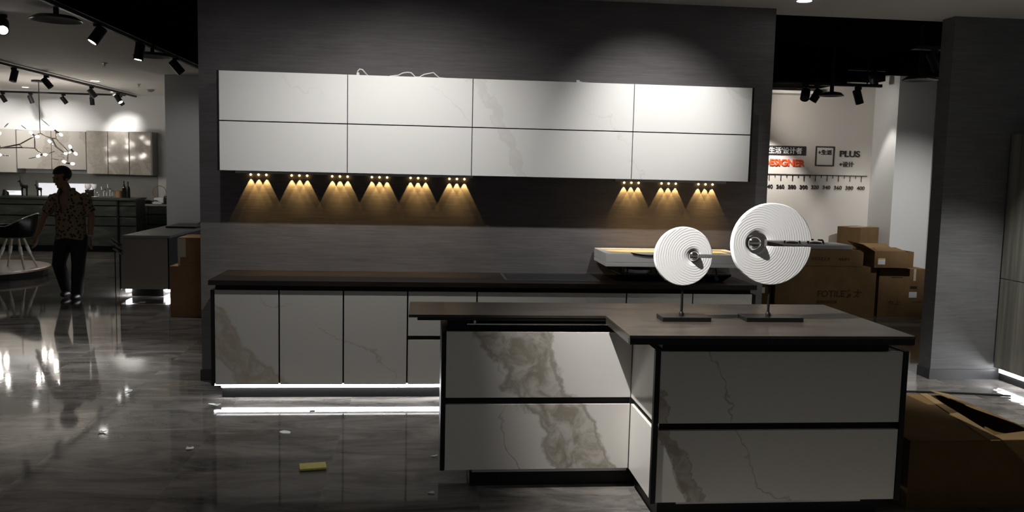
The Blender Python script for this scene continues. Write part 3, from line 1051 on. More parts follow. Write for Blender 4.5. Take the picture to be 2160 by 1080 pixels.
# ================================================================== TALL CABINET ON THE RIGHT
tc = thing('tall_cabinet', 'tall streaked grey green cabinet at the right edge of the photo', 'cabinet', (5.09, 5.9, 0))
ox, oy = 5.09, 5.9
obj('carcass', box(bm_new(), 4.803 - ox, 5.4 - ox, 4.6 - oy, 6.745 - oy, 0.112, 2.05), M_GREYBOARD, tc)
for k, (y0, y1) in enumerate(((6.10, 6.742), (5.45, 6.094), (4.80, 5.444))):
    for z0, z1 in ((0.110, 0.86), (0.866, 2.052)):
        obj('door', box(bm_new(), 4.78 - ox, 4.802 - ox, y0 - oy, y1 - oy, z0, z1), M_VENEER, tc, bevel=0.0012)
obj('plinth', box(bm_new(), 4.835 - ox, 5.38 - ox, 4.62 - oy, 6.74 - oy, 0.0, 0.066), M_BLACKS, tc)
t = thing('led_strip_light', 'white glowing light strip at the foot of the tall grey cabinet', 'light', (4.83, 5.67, 0.07))
obj('diffuser', box(bm_new(), -0.016, 0.0, -1.05, 1.05, 0.0, 0.03), M_LED, t)
obj('profile', box(bm_new(), 0.0005, 0.01, -1.06, 1.06, 0.0, 0.034), M_ALU, t)

# ================================================================== LETTERING ON THE FAR RIGHT WALL
YW = 11.19
SG = 0.895      # size of the lettering
sg = thing('wall_sign', 'black strip sign with white Chinese letters high on the beige wall', 'sign', (4.761, YW - 0.006, 2.010))
obj('strip', box(bm_new(), -0.62, 0.298, -0.006, 0.005, -0.066, 0.066), M_INK, sg)
text_mesh('lettering', "+生活'设计者", 0.10, M_PAPERW, 0.003, sg, 'RIGHT', (0.235, -0.0085, -0.040), None, 0.0012, 1.0)
dg_ = thing('wall_lettering', 'orange red DESIGNER lettering on the beige wall', 'sign', (5.023, YW - 0.006, 1.807))
text_mesh('lettering', 'DESIGNER', 0.135, M_RED, 0.010, dg_, 'RIGHT', (0, 0, 0), 0.645, 0.004)
ic = thing('wall_emblem', 'dark square outline emblem with small letters on the beige wall', 'sign', (5.294, YW - 0.006, 1.946))
b = bm_new()
s = 0.146
for q in ((-s, s, s - .016, s), (-s, s, -s, -s + .016), (-s, -s + .016, -s + .016, s - .016), (s - .016, s, -s + .016, s - .016)):
    box(b, q[0], q[1], -0.005, 0.005, q[2], q[3])
obj('outline', b, M_INK, ic)
text_mesh('lettering', '+生活', 0.075, M_INK, 0.006, ic, 'CENTER', (0, 0, 0.030), 0.21, 0.0015)
pl = thing('wall_lettering', 'dark PLUS lettering with a small second line on the beige wall', 'sign', (5.502, YW - 0.006, 1.946))
text_mesh('lettering', 'PLUS', 0.125, M_INK, 0.010, pl, 'LEFT', (0, 0, 0), 0.315, 0.003)
text_mesh('lettering', '+设计', 0.085, M_INK, 0.008, pl, 'LEFT', (0, 0, -0.145), 0.225, 0.0015)
ru = thing('wall_ruler', 'dark ruler scale with numbers along the beige wall', 'sign', (5.191, YW - 0.006, 1.692))
obj('scale_line', box(bm_new(), -1.6, 0.797, -0.003, 0.004, -0.006, 0.006), M_INK, ru)
for k in range(-4, 8):
    x = 5.253 + k * 0.1793 - 5.8
    obj('long_tick', box(bm_new(), x - .0045, x + .0045, -0.003, 0.004, -0.088, -0.0062), M_INK, ru)
    xm = x - 0.0897
    obj('short_tick', box(bm_new(), xm - .004, xm + .004, -0.003, 0.004, -0.042, -0.0062), M_INK, ru)
    text_mesh('numeral', str(260 + 20 * k), 0.075, M_INK, 0.005, ru, 'CENTER', (x, 0, -0.205), 0.122, 0.0015)


for o in (sg, dg_, ic, pl, ru):
    o.scale = (SG, 1, SG)

# ================================================================== TRACK LIGHTS
def track(x0, y0, x1, y1, z, label, name='light_track', sec=0.018, drop=None):
    d = Vector((x1 - x0, y1 - y0, 0))
    L = d.length
    t = thing(name, label, 'light track', ((x0 + x1) / 2, (y0 + y1) / 2, z), math.atan2(d.y, d.x))
    obj('rail', box(bm_new(), -L / 2, L / 2, -sec, sec, -0.015, 0.018), M_BLACK, t)
    if drop:
        for s in (-0.32, 0.32):
            obj('hanger', cyl(bm_new(), (s * L, 0, 0.018), (s * L, 0, drop - z), 0.008, n=8), M_BLACK, t)
    return t


def spot_head(loc, aim, label, lit=None, L=0.15, r=0.042, power=0, size=40, blend=0.5, col=(1, .98, .95), grp=None, glow=None, tgt=None):
    """track spotlight hung below loc, head pointing along aim"""
    t = thing('track_spotlight', label, 'spotlight', loc, 0, grp)
    obj('adapter', box(bm_new(), -0.035, 0.035, -0.016, 0.016, -0.03, 0.0), M_BLACK, t)
    obj('stem', cyl(bm_new(), (0, 0, -0.03), (0, 0, -0.085), 0.008, n=10), M_BLACK, t)
    a = Vector(aim).normalized()
    c = Vector((0, 0, -0.10))
    p0, p1 = c - a * L * 0.42, c + a * L * 0.58
    b = cyl(bm_new(), p0, p1, r, r, 20, cap=False)
    s, q = frame_of(a)
    rr = ring(b, p0, s, q, r * 0.999, 20)
    b.faces.new(rr)
    r2 = ring(b, p1, s, q, r * 0.86, 20)
    r3 = ring(b, p1 - a * 0.02, s, q, r * 0.80, 20)
    bridge(b, r2, r3)
    bmesh.ops.remove_doubles(b, verts=b.verts[:], dist=1e-4)
    r1 = ring(b, p1, s, q, r, 20)
    bridge(b, r1, r2)
    bmesh.ops.remove_doubles(b, verts=b.verts[:], dist=1e-4)
    obj('lamp_head', b, M_BLACK, t, True)
    b = cyl(bm_new(), p1 - a * 0.016, p1 - a * 0.008, r * 0.80, r * 0.80, 20)
    obj('lens', b, (glow or M_LEDSPOT) if lit else M_LENS_OFF, t)
    if power:
        spot(p1 + a * 0.01, (Vector(tgt) - Vector(loc)) if tgt else (c + a * 3), power, size, blend, col, 0.03, t, 'spot_beam')
    return t


# near track along the edge of the black void
track(-3.045, 7.0, -3.045, 12.6, 2.936, 'black light track along the edge of the black ceiling void, upper left')
spot_head((-3.045, 8.56, 2.936), (-0.45, -0.35, -0.85), 'lit track spotlight nearest the top edge on the void track', True, 0.17, 0.05, 230, 75, 0.8, tgt=(-3.2, 6.7, 0), grp='void track spotlights')
spot_head((-3.045, 9.74, 2.936), (-0.12, -0.15, -0.95), 'lit track spotlight in the middle of the void track', True, 0.17, 0.05, 60, 70, 0.8, tgt=(-3.2, 8.9, 0), grp='void track spotlights')
spot_head((-3.045, 11.1, 2.936), (0.60, 0.1, -0.72), 'unlit track spotlight next to the dark wall on the void track', False, 0.18, 0.05, grp='void track spotlights')

# long track running into depth, left room
track(-5.745, 8.0, -5.745, 18.1, 2.945, 'long black light track running towards the far wall of the left room', sec=0.022)
for y, aim, lit, lab in ((12.95, (-0.15, -0.2, -0.95), False, 'unlit spotlight nearest the left edge on the long left track'),
                         (14.0, (0.6, 0.1, -0.75), False, 'second unlit spotlight on the long left track, above the chandelier'),
                         (15.8, (0.55, 0.2, -0.8), False, 'third unlit spotlight on the long left track, below the ceiling disc light'),
                         (17.1, (0.55, -0.3, -0.75), True, 'lit spotlight at the far end of the long left track')):
    spot_head((-5.745, y, 2.93), aim, lab, lit, 0.165, 0.048, 8 if lit else 0, 60, 0.6, grp='long left track spotlights')
# cross track by the far wall
track(-8.9, 17.55, -5.76, 17.55, 2.925, 'black light track across the left room close to the far wall', sec=0.018)
for i, (x, aim) in enumerate(((-8.0, (0.4, 0.3, -0.85)), (-7.5, (0.2, 0.3, -0.9)), (-6.9, (0.5, 0.3, -0.8)), (-6.38, (0.0, 0.2, -1)), (-5.86, (0.5, 0.3, -0.8)))):
    spot_head((x, 17.55, 2.91), aim, ['first', 'second', 'third', 'fourth', 'fifth'][i] + ' spotlight from the left on the track near the far left wall', False, 0.15, 0.042, grp='far left cross track spotlights')

# glaring lamp at the left edge
spot_head((-3.80, 8.38, 2.955), (0.35, -0.8, -0.5), 'glaring lit spotlight cut by the left edge of the photo', True, 0.18, 0.05, 30, 60, 0.9, glow=emit('glaring_lens', (1, 1, 1), 10.0), tgt=(-3.0, 7.0, 0))
track(-2.75, 11.4, -2.2, 11.4, 2.95, 'added unseen track carrying the fill spotlight for the left pillar', drop=3.2)  # unseen track and head, added to brighten the left pillar
spot_head((-2.6, 11.4, 2.95), (-0.4, 0.85, -0.5), 'added unseen fill spotlight behind the dark wall brightening the left pillar', True, 0.15, 0.045, 25, 56, 1.0, tgt=(-3.6, 13.5, 1.55))


def diffuser(loc, R, zc, label, grp):
    t = thing('ceiling_diffuser', label, 'air diffuser', loc, 0, grp)
    b = lathe(bm_new(), [(0, 0.012), (0.25 * R, 0.012), (0.75 * R, 0.0), (R, -0.03), (R, -0.036), (0.72 * R, -0.012), (0.2 * R, -0.006), (0, -0.006)], 36)
    obj('disc', b, M_ALUDARK, t, True)
    obj('stem', cyl(bm_new(), (0, 0, 0.012), (0, 0, zc - loc[2]), 0.022, n=12), M_BLACK, t)
    return t


M_ALUDARK = plain('dark_grey_metal', (0.10, 0.10, 0.10), 0.35, 0.5)
diffuser((-3.10, 7.78, 2.865), 0.205, 3.2, 'round dark ceiling diffuser nearest the top left corner', 'disc diffusers')
diffuser((-3.055 + .02, 10.15, 2.865), 0.205, 3.2, 'round dark ceiling diffuser behind the middle void spotlight', 'disc diffusers')
diffuser((4.415, 9.25, 2.59), 0.13, 3.2, 'small round diffuser below the hung track, right room', 'disc diffusers')
diffuser((4.985, 8.5, 2.705), 0.17, 3.2, 'round diffuser next to the dark right column', 'disc diffusers')

# hung track in the right room
tr = track(4.22, 9.55, 5.14, 9.55, 2.712, 'short black light track hung below the black ceiling, right room', sec=0.03, drop=3.2)
spot_head((4.25, 9.55, 2.695), (-0.3, -0.5, -0.7), 'leftmost unlit spotlight on the hung track, right room', False, 0.12, 0.05, grp='hung track spotlights')
spot_head((4.385, 9.55, 2.695), (-0.45, 0.2, -0.85), 'second unlit spotlight from the left on the hung track, right room', False, 0.15, 0.045, grp='hung track spotlights')
spot_head((4.87, 9.55, 2.695), (0.35, 0.1, -0.9), 'unlit spotlight near the right end of the hung track', False, 0.16, 0.045, grp='hung track spotlights')
spot_head((5.64, 10.68, 3.02), (0.25, 0.05, -0.97), 'spotlight above the right end of the hung track lighting the pillar side', True, 0.15, 0.05, 42, 54, 0.35, (1, .97, .92), grp='right room ceiling spotlights', tgt=(5.76, 10.68, 0))
track(5.3, 10.68, 5.9, 10.68, 3.035, 'short black light track under the black ceiling above the hung track', sec=0.03, drop=3.2)
spot_head((5.03, 8.35, 2.95), (0.35, -0.1, -0.8), 'large unlit spotlight beside the dark right column', False, 0.2, 0.05, grp='right room ceiling spotlights')
track(4.80, 8.35, 5.3, 8.35, 2.968, 'short black light track next to the dark right column', sec=0.05, drop=3.2)
# unseen first head added for a general wall wash; second throws the arc
track(3.0, 9.95, 3.98, 9.95, 2.72, 'added unseen track carrying the fill spotlight for the lettering wall', drop=3.2)
spot_head((3.88, 9.95, 2.72), (0.2, 0.8, -0.6), 'added unseen fill spotlight behind the dark wall washing the lettering wall', True, 0.15, 0.045, 60, 64, 0.9, (1, .93, .85), tgt=(5.4, 11.19, 2.55))
track(3.5, 10.52, 4.2, 10.52, 2.745, 'black light track behind the dark wall close to the lettering', drop=2.80)
spot_head((4.10, 10.52, 2.745), (0.1, 0.4, -0.9), 'lit spotlight behind the dark wall throwing an arc of light on the lettering', True, 0.15, 0.045, 150, 44, 0.7, (1, .95, .88), tgt=(4.56, 11.19, 1.62))

track(5.0, 7.6, 5.5, 7.6, 2.968, 'added unseen track behind the dark right column carrying two fill spotlights', drop=3.2)  # unseen track and two heads, added to brighten the pillar and the cartons
spot_head((5.2, 7.6, 2.95), (0.25, 0.8, -0.5), 'added unseen fill spotlight behind the dark right column brightening the white pillar', True, 0.15, 0.045, 250, 42, 1.0, (1, .98, .95), tgt=(6.08, 10.6, 1.05))
spot_head((5.38, 7.6, 2.95), (-0.15, 0.6, -0.75), 'added unseen fill spotlight behind the dark right column brightening the cartons', True, 0.15, 0.045, 48, 46, 1.0, (1, .97, .92), tgt=(4.9, 9.87, 0.25))

# ================================================================== CEILING BITS IN THE LEFT ROOM
downlight((-5.47, 15.2, 2.984), (-5.47, 15.2, 0), 0, 40, 0.5, 'small lit ceiling disc light above the long left track', r=0.07)


def sprinkler(loc, label):
    t = thing('sprinkler', label, 'sprinkler', loc)
    obj('cup', lathe(bm_new(), [(0.035, 0.0), (0.035, -0.008), (0.012, -0.014), (0.012, -0.04), (0, -0.04)], 16), M_ALU, t, True)
    obj('deflector', lathe(bm_new(), [(0, -0.05), (0.022, -0.05), (0.022, -0.053), (0, -0.053)], 16), M_BRONZE, t)
    return t


sprinkler((-4.35, 12.45, 2.984), 'nearer sprinkler head on the white ceiling of the left room')
sprinkler((-4.9, 15.6, 2.984), 'farther sprinkler head on the white ceiling of the left room')
t = thing('smoke_detector', 'round smoke detector on the white ceiling near the left pillar', 'smoke detector', (-5.05, 16.7, 2.984))
obj('housing', lathe(bm_new(), [(0.075, 0), (0.075, -0.02), (0.05, -0.045), (0, -0.05)], 24), M_ALU, t, True)

# ================================================================== CHANDELIER
CH = Vector((-6.49, 15.5, 2.10))
ch = thing('chandelier', 'branching dark rod chandelier with white bulbs in the left room', 'chandelier', tuple(CH))


def cpt(u, v, dy=0.0):
    return Vector(((u - 84.5) * 0.00770, dy, (281 - v) * 0.00800 + (u - 84.5) * 0.0001))


N = dict(S=cpt(85, 281), A=cpt(76, 287, -.05), B=cpt(52.5, 305, -.2), Cc=cpt(19, 313, -.3), D=cpt(10, 292, -.3), E=cpt(11, 325, -.35), F=cpt(53, 311, -.1),
         G=cpt(70, 312, .05), H=cpt(82, 325, .1), I=cpt(104, 291, .1), J=cpt(107, 308, .2), K=cpt(119, 321, .3), L=cpt(118, 291, .0), M=cpt(118, 276, .0),
         N=cpt(152, 318.6, -.2), O=cpt(166, 317, -.3), P=cpt(153, 343, -.25), Q=cpt(90, 301, .35))
b = bm_new()
for e in ('S A', 'A B', 'B Cc', 'Cc D', 'Cc E', 'F Cc', 'B F', 'F G', 'A G', 'G H', 'S I', 'I J', 'J K', 'J Q', 'I L', 'L M', 'L N', 'N O', 'N P'):
    p, q = e.split()
    cyl(b, N[p], N[q], 0.011, n=8)
for p in N.values():
    ball(b, p, 0.016, n=8, m=6)
obj('branches', b, M_BRONZE, ch, True)
obj('stem', cyl(bm_new(), (0, 0, 0), (0.0, 0, 2.985 - CH.z), 0.007, n=8), M_BRONZE, ch)
obj('canopy', lathe(bm_new(), [(0, 0), (0.11, 0), (0.11, 0.03), (0, 0.03)], 24, (0, 0, 2.985 - CH.z - .031)), M_BRONZE, ch, True)
bulbs = [(17.4, 284, 'D'), (3, 299.5, 'D'), (3, 331, 'E'), (19, 327, 'E'), (68.6, 280, 'A'), (81, 288, 'A'), (85.4, 296.5, 'Q'), (74, 328.4, 'H'), (88.4, 325.4, 'H'),
         (122, 322, 'K'), (129, 319, 'K'), (112, 270, 'M'), (128, 283, 'M'), (162, 309, 'O'), (172.7, 323, 'O'), (146, 340, 'P'), (163.6, 344, 'P')]
for u, v, k in bulbs:
    c = cpt(u, v, N[k].y)
    d = (c - N[k]).normalized()
    q = d.to_track_quat('Z', 'Y').to_euler()
    bb = obj('bulb', ball(bm_new(), c, 0.023, (0.85, 0.85, 1.4), 14, 10, q), M_BULBW, ch, True)
    h_ = cyl(bm_new(), N[k], c - d * 0.03, 0.014, n=8)
    obj('socket', h_, M_BRONZE, bb)
for (u0, v0, u1, v1, k) in ((89, 252, 104, 265, 'M'), (49, 265, 58, 272, 'A'), (29, 270, 36, 263, 'D'), (95, 323, 109, 318, 'H'), (54, 334, 68, 331, 'H'), (121, 334, 135, 336, 'P'), (24, 328, 39, 329, 'E'), (112, 325, 120, 321, 'K')):
    p0, p1 = cpt(u0, v0, N[k].y), cpt(u1, v1, N[k].y)
    m = (p0 + p1) / 2
    dd = p1 - p0
    q = dd.to_track_quat('Z', 'Y').to_euler()
    obj('glass_leaf', ball(bm_new(), m, 1.0, (0.022, 0.008, dd.length / 2 + .01), 12, 8, q), M_GLASSLEAF, ch, True)

# ================================================================== FAR CABINETS OF THE LEFT ROOM
FG = 'far marble wall cabinets'
YFU = 17.82
fdoors = [(-8.80, -7.915, 1.397, 2.23, 'pale marble wall cabinet at the left edge, hanging lowest in the left room'),
          (-7.905, -6.615, 1.475, 2.22, 'wide pale marble wall cabinet behind the chandelier'),
          (-6.61, -6.207, 1.402, 2.24, 'first narrow pale marble wall cabinet right of the chandelier'),
          (-6.203, -5.804, 1.40, 2.24, 'second narrow pale marble wall cabinet right of the chandelier, brightest one'),
          (-5.80, -5.385, 1.395, 2.245, 'pale marble wall cabinet at the right end with a dark whorl')]
for i, (x0, x1, z0, z1, lab) in enumerate(fdoors):
    t = thing('wall_cabinet', lab, 'cabinet', ((x0 + x1) / 2, 18.2, z0), 0, FG)
    w = (x1 - x0) / 2
    b = box(bm_new(), -w, w, YFU - 18.2 + .022, -0.002, 0, z1 - z0)
    if i == 4:
        box(b, w, w + .02, YFU - 18.2, -0.002, 0, z1 - z0)
    obj('carcass', b, M_GREYBOARD, t)
    n = 2 if i == 1 else 1
    for k in range(n):
        a0 = -w + .006 + k * (2 * w / n)
        obj('door', box(bm_new(), a0, a0 + 2 * w / n - .012, YFU - 18.2, YFU - 18.2 + .02, 0.004, z1 - z0 - .004), M_MARBLE_FAR, t)

t = thing('backsplash_panel', 'grey backsplash below the pale far wall cabinets', 'backsplash', (-7.0, 18.19, 1.15))
obj('panel', box(bm_new(), -1.9, 1.62, -0.004, 0.008, -0.30, 0.245), plain('grey_backsplash', (0.24, 0.24, 0.22), 0.4), t)
t = thing('glowing_panel', 'bright white panel glowing by its own material behind the deer figurines', 'panel', (-7.30, 18.165, 0.93))
obj('panel', box(bm_new(), -0.36, 0.66, -0.012, 0.012, 0.0, 0.265), emit('glowing_white_panel', (0.95, 0.95, 1.0), 0.62), t)  # brightness put in as emission of the panel material
obj('frame', box(bm_new(), -0.37, 0.67, 0.0125, 0.017, -0.01, 0.275), M_ALU, t)
t = thing('glowing_low_strip', 'small low panel glowing by its own material at the left edge of the far counter', 'panel', (-8.02, 18.05, 0.843))
obj('panel', box(bm_new(), -0.22, 0.09, -0.01, 0.01, 0.082, 0.197), emit('glowing_low_panel', (0.95, 0.95, 1.0), 0.6), t)  # emission gives this low panel its brightness
obj('foot', box(bm_new(), -0.2, 0.07, -0.01, 0.05, 0, 0.0815), M_ALU, t)

# run of lower units behind the far island
t = thing('base_cabinet', 'grey green stone base unit run along the far left wall, end beyond the far island', 'cabinet', (-6.4, 17.6, 0), 0, 'far stone cabinets')
obj('carcass', box(bm_new(), -2.4, 1.52, 0.024, 0.58, 0.0, 0.80), M_BLACK, t)
for x0, x1 in ((-2.4, -1.6), (-1.59, -0.8), (-0.79, 0.0), (0.01, 0.8), (0.81, 1.0), (1.01, 1.52)):
    for z0, z1 in ((0.10, 0.42), (0.45, 0.62), (0.65, 0.80)):
        obj('drawer', box(bm_new(), x0, x1 - .006, 0.0, 0.022, z0, z1), M_STONE, t)
obj('worktop', box(bm_new(), -2.42, 1.54, -0.02, 0.585, 0.805, 0.842), M_GREYSTONE, t)

# far island
t = thing('island_cabinet', 'long grey green stone island with dark grooves behind the walking man', 'cabinet', (-6.6, 16.4, 0), 0, 'far stone cabinets')
b = box(bm_new(), -2.4, 1.33, 0.05, 0.60, 0.10, 0.955)
obj('carcass', b, M_BLACK, t)
for x0, x1 in ((-2.4, -1.2), (-1.195, 0.05), (0.055, 1.02)):
    for z0, z1 in ((0.12, 0.235), (0.24, 0.475), (0.495, 0.645), (0.665, 0.842), (0.862, 0.955)):
        obj('drawer', box(bm_new(), x0, x1, 0.0, 0.03, z0, z1), M_STONE, t)
for z0, z1 in ((0.12, 0.475), (0.495, 0.645), (0.665, 0.842), (0.862, 0.955)):
    obj('end_drawer', box(bm_new(), 1.05, 1.345, 0.03, 0.05, z0, z1), M_STONE, t)
obj('post', box(bm_new(), 1.024, 1.046, 0.0, 0.05, 0.10, 0.955), M_BLACK, t)
obj('worktop', box(bm_new(), -2.42, 1.36, -0.02, 0.62, 0.958, 0.995), M_STONE, t)
obj('plinth', box(bm_new(), -2.4, 1.25, 0.09, 0.55, 0.0, 0.099), M_BLACK, t)
ZF = 0.996


def deer(loc, s, label):
    t = thing('deer_figurine', label, 'figurine', loc, 0.0, 'deer figurines')
    b = bm_new()
    tube(b, [(0.055 * s, 0, .15 * s), (0.045 * s, 0, .165 * s), (0, 0, .17 * s), (-.035 * s, 0, .185 * s), (-.055 * s, 0, .23 * s), (-.06 * s, 0, .265 * s)], [.022 * s, .036 * s, .034 * s, .030 * s, .016 * s, .013 * s], 12)
    tube(b, [(-.05 * s, 0, .268 * s), (-.075 * s, 0, .262 * s), (-.10 * s, 0, .25 * s)], [.015 * s, .014 * s, .007 * s], 10)
    for x in (-.03, .045):
        for y in (-.016, .016):
            tube(b, [(x * s, y * s, .15 * s), (x * s * 1.05, y * s, .08 * s), (x * s, y * s, 0.001)], [.014 * s, .008 * s, .008 * s], 8)
    tube(b, [(.06 * s, 0, .17 * s), (.075 * s, 0, .155 * s)], [.008 * s, .004 * s], 6)
    obj('body', b, M_BLACK, t, True)
    b = bm_new()
    for sg_ in (-1, 1):
        tube(b, [(-.058 * s, sg_ * .006 * s, .278 * s), (-.05 * s, sg_ * .02 * s, .32 * s), (-.058 * s, sg_ * .03 * s, .37 * s)], [.005 * s, .004 * s, .002 * s], 6)
        tube(b, [(-.05 * s, sg_ * .02 * s, .32 * s), (-.075 * s, sg_ * .03 * s, .345 * s)], [.004 * s, .002 * s], 6)
        tube(b, [(-.054 * s, sg_ * .024 * s, .34 * s), (-.035 * s, sg_ * .03 * s, .37 * s)], [.003 * s, .002 * s], 6)
    obj('antlers', b, M_BRONZE, t, True)
    return t


deer((-7.26, 16.6, ZF), 1.02, 'taller black deer figurine on the far stone island')
deer((-7.0, 16.6, ZF), 0.78, 'shorter black deer figurine on the far stone island')
t = thing('ornament', 'small dark ornament at the left edge of the far stone island', 'ornament', (-7.58, 16.6, ZF))
b = tube(bm_new(), [(0, 0, 0), (0, 0, .05), (-.02, 0, .085), (-.03, 0, .11)], [.06, .055, .03, .012], 14)
obj('body', b, M_BLACK, t, True)
obj('foot', lathe(bm_new(), [(.065, 0), (.065, .008), (0, .008)], 16, (0, 0, 0)), M_BRONZE, t)


def bottle(loc, h, r, mat, label, grp, cap=M_BRONZE):
    t = thing('bottle', label, 'bottle', loc, 0, grp)
    obj('glass_body', lathe(bm_new(), [(0, 0.001), (r, 0.001), (r, h * .55), (r * .8, h * .64), (r * .34, h * .74), (r * .32, h * .95), (0, h * .95)], 18), mat, t, True)
    obj('cap', lathe(bm_new(), [(r * .38, h * .92), (r * .38, h), (0, h)], 14), cap, t, True)
    return t


bottle((-5.515, 16.62, ZF), 0.31, 0.037, M_BOTTLE, 'brown wine bottle, left one of the pair on the far stone island', 'wine bottles')
bottle((-5.44, 16.60, ZF), 0.30, 0.037, M_BLACKS, 'black wine bottle, right one of the pair on the far stone island', 'wine bottles')
t = thing('woven_basket', 'small brown basket beside the wine bottles', 'basket', (-5.635, 16.70, ZF))
obj('body', lathe(bm_new(), [(0, .002), (.06, .002), (.075, .12), (.068, .12), (.055, .01), (0, .01)], 20), M_RATTAN, t, True)
obj('rim', lathe(bm_new(), [(.078, .112), (.08, .122), (.072, .126)], 20), M_RATTAN, t, True)
t = thing('coffee_canister', 'dark square canister on the far stone island right of the man', 'canister', (-6.12, 16.6, ZF))
obj('body', box(bm_new(), -.06, .06, -.05, .05, 0.001, .115), M_BLACKS, t, bevel=.006)
obj('lid', box(bm_new(), -.064, .064, -.054, .054, .116, .135), M_BLACK, t, bevel=.004)
obj('badge', box(bm_new(), -.045, -.015, -.0525, -.0505, .02, .07), M_WHITE, t)


def goblet(loc, h, r, label, mat=M_WHITE):
    t = thing('stem_glass', label, 'glass', loc, 0, 'glasses on the far island')
    obj('bowl', lathe(bm_new(), [(0.006, h * .55), (r * .7, h * .62), (r, h * .8), (r * .9, h), (r * .86, h), (r * .9, h * .8), (r * .6, h * .65), (0, h * .6)], 18), mat, t, True)
    obj('stem', lathe(bm_new(), [(r * .8, 0.001), (r * .8, .005), (.006, .012), (.005, h * .55), (0, h * .55)], 16), mat, t, True)
    return t


goblet((-6.19, 16.72, ZF), .235, .055, 'white stem glass behind the dark canister, left one')
goblet((-6.075, 16.72, ZF), .235, .055, 'white stem glass behind the dark canister, right one')
for i, (x, h) in enumerate(((-5.97, .12), (-5.90, .20), (-5.83, .16), (-5.79, .25), (-5.73, .17))):
    goblet((x, 16.62 + .05 * (i % 2), ZF), h, .038, ['lowest clear stem glass right of the canister', 'tall clear stem glass second right of the canister', 'middle clear stem glass of the row on the far island',
                                                  'tallest clear stem glass before the basket', 'clear stem glass nearest the brown basket'][i], M_GLASS)
t = thing('tray', 'white flat tray beside the dark canister on the far island', 'tray', (-5.99, 16.5, ZF))
obj('plate', lathe(bm_new(), [(0, .002), (.05, .002), (.07, .012), (.066, .014), (.048, .005), (0, .005)], 20), M_WHITE, t, True)
obj('foot', lathe(bm_new(), [(.03, 0), (.03, .002), (0, .002)], 16), M_WHITE, t)
t = thing('ring_ornament', 'thin brown ring ornament standing on the far counter', 'ornament', (-5.30, 18.02, 0.843))
b = bm_new()
pts = [(0.13 * math.cos(a), 0, 0.215 + 0.13 * math.sin(a)) for a in [2 * PI * i / 32 for i in range(33)]]
tube(b, pts, 0.006, 8)
obj('ring', b, M_RATTAN, t, True)
obj('stand', box(bm_new(), -.06, .06, -.03, .03, 0.001, .085), M_RATTAN, t, bevel=.004)
for i, x in enumerate((-5.085, -4.975, -4.86)):
    tj = thing('storage_jar', ['left dark storage jar at the end of the far counter', 'middle dark storage jar at the end of the far counter', 'right dark storage jar at the end of the far counter'][i], 'jar', (x, 17.72, 0.843), 0, 'dark storage jars')
    obj('body', lathe(bm_new(), [(0, .001), (.045, .001), (.047, .12), (.04, .15), (.025, .16), (0, .16)], 18), M_BLACKS, tj, True)
    obj('lid', lathe(bm_new(), [(.028, .1605), (.03, .185), (.015, .205), (0, .21)], 16), M_ALU, tj, True)
t = thing('draped_cloth', 'white folded cloth on the far counter before the jars', 'cloth', (-5.22, 17.78, 0.843))
b = box(bm_new(), -.10, .09, -.08, .1, 0.001, .12)

obj('fold', b, M_PAPERW, t, bevel=.02)
obj('under_fold', box(bm_new(), -.10, .07, -.13, -.085, 0.001, .03), M_PAPERW, t, bevel=.008)
t = thing('pan', 'low black pan on the far counter right of the stone island', 'pan', (-5.42, 17.66, 0.843))
obj('pot', lathe(bm_new(), [(0, .001), (.075, .001), (.085, .06), (.05, .075), (0, .08)], 20), M_BLACKS, t, True)
obj('handle', tube(bm_new(), [(.08, 0, .05), (.14, 0, .065), (.19, 0, .06)], .010, 8), M_BLACK, t, True)

# lamps that light the far end of the left room (recessed, washing wall and cabinets)
for i, (x, y, tx, tz, p, sz, lab) in enumerate(((-5.95, 17.45, -5.95, 2.2, 90, 62, 'recessed downlight washing the far wall above the brightest marble cabinet'),
                                     (-7.35, 17.0, -7.3, 2.0, 85, 95, 'recessed downlight washing the marble cabinets behind the chandelier'),
                                     (-8.4, 17.0, -8.3, 2.0, 75, 95, 'recessed downlight washing the far wall at the left edge'))):
    downlight((x, y, 2.984), (tx, 18.15 if i == 0 else 17.9, tz), p, sz, 0.9, lab, (1, .97, .93))

# ================================================================== GREY PENINSULA IN THE LEFT ROOM
t = thing('peninsula_cabinet', 'grey end cabinet of a peninsula with light points at its foot', 'cabinet', (-3.43, 11.05, 0))
ox = -3.43
obj('end_panel', box(bm_new(), -3.725 - ox, -3.165 - ox, 0.0, 0.022, 0.095, 0.735), M_GREYPANEL, t, bevel=.001)
b = box(bm_new(), -3.722 - ox, -3.168 - ox, 0.024, 2.40, 0.10, 0.733)
box(b, -3.742 - ox, -3.7255 - ox, 0.0, 2.4, 0.09, 0.60)
box(b, -3.1645 - ox, -3.148 - ox, 0.0, 2.4, 0.09, 0.735)
obj('carcass', b, M_BLACK, t)
obj('worktop', box(bm_new(), -3.68 - ox, -3.12 - ox, -0.05, 2.42, 0.736, 0.766), M_GREYSTONE, t, bevel=.002)
obj('plinth', box(bm_new(), -3.62 - ox, -3.24 - ox, 0.06, 2.3, 0.0, 0.092), M_BLACK, t)
for x in (-3.66, -3.185):
    obj('light_strip', box(bm_new(), x - .022 - ox, x + .022 - ox, 0.03, 2.3, 0.055, 0.092), M_LED, t)
t = thing('sample_boards', 'tilted stack of dark striped boards at the peninsula corner', 'boards', (-3.715, 10.93, 0.0))
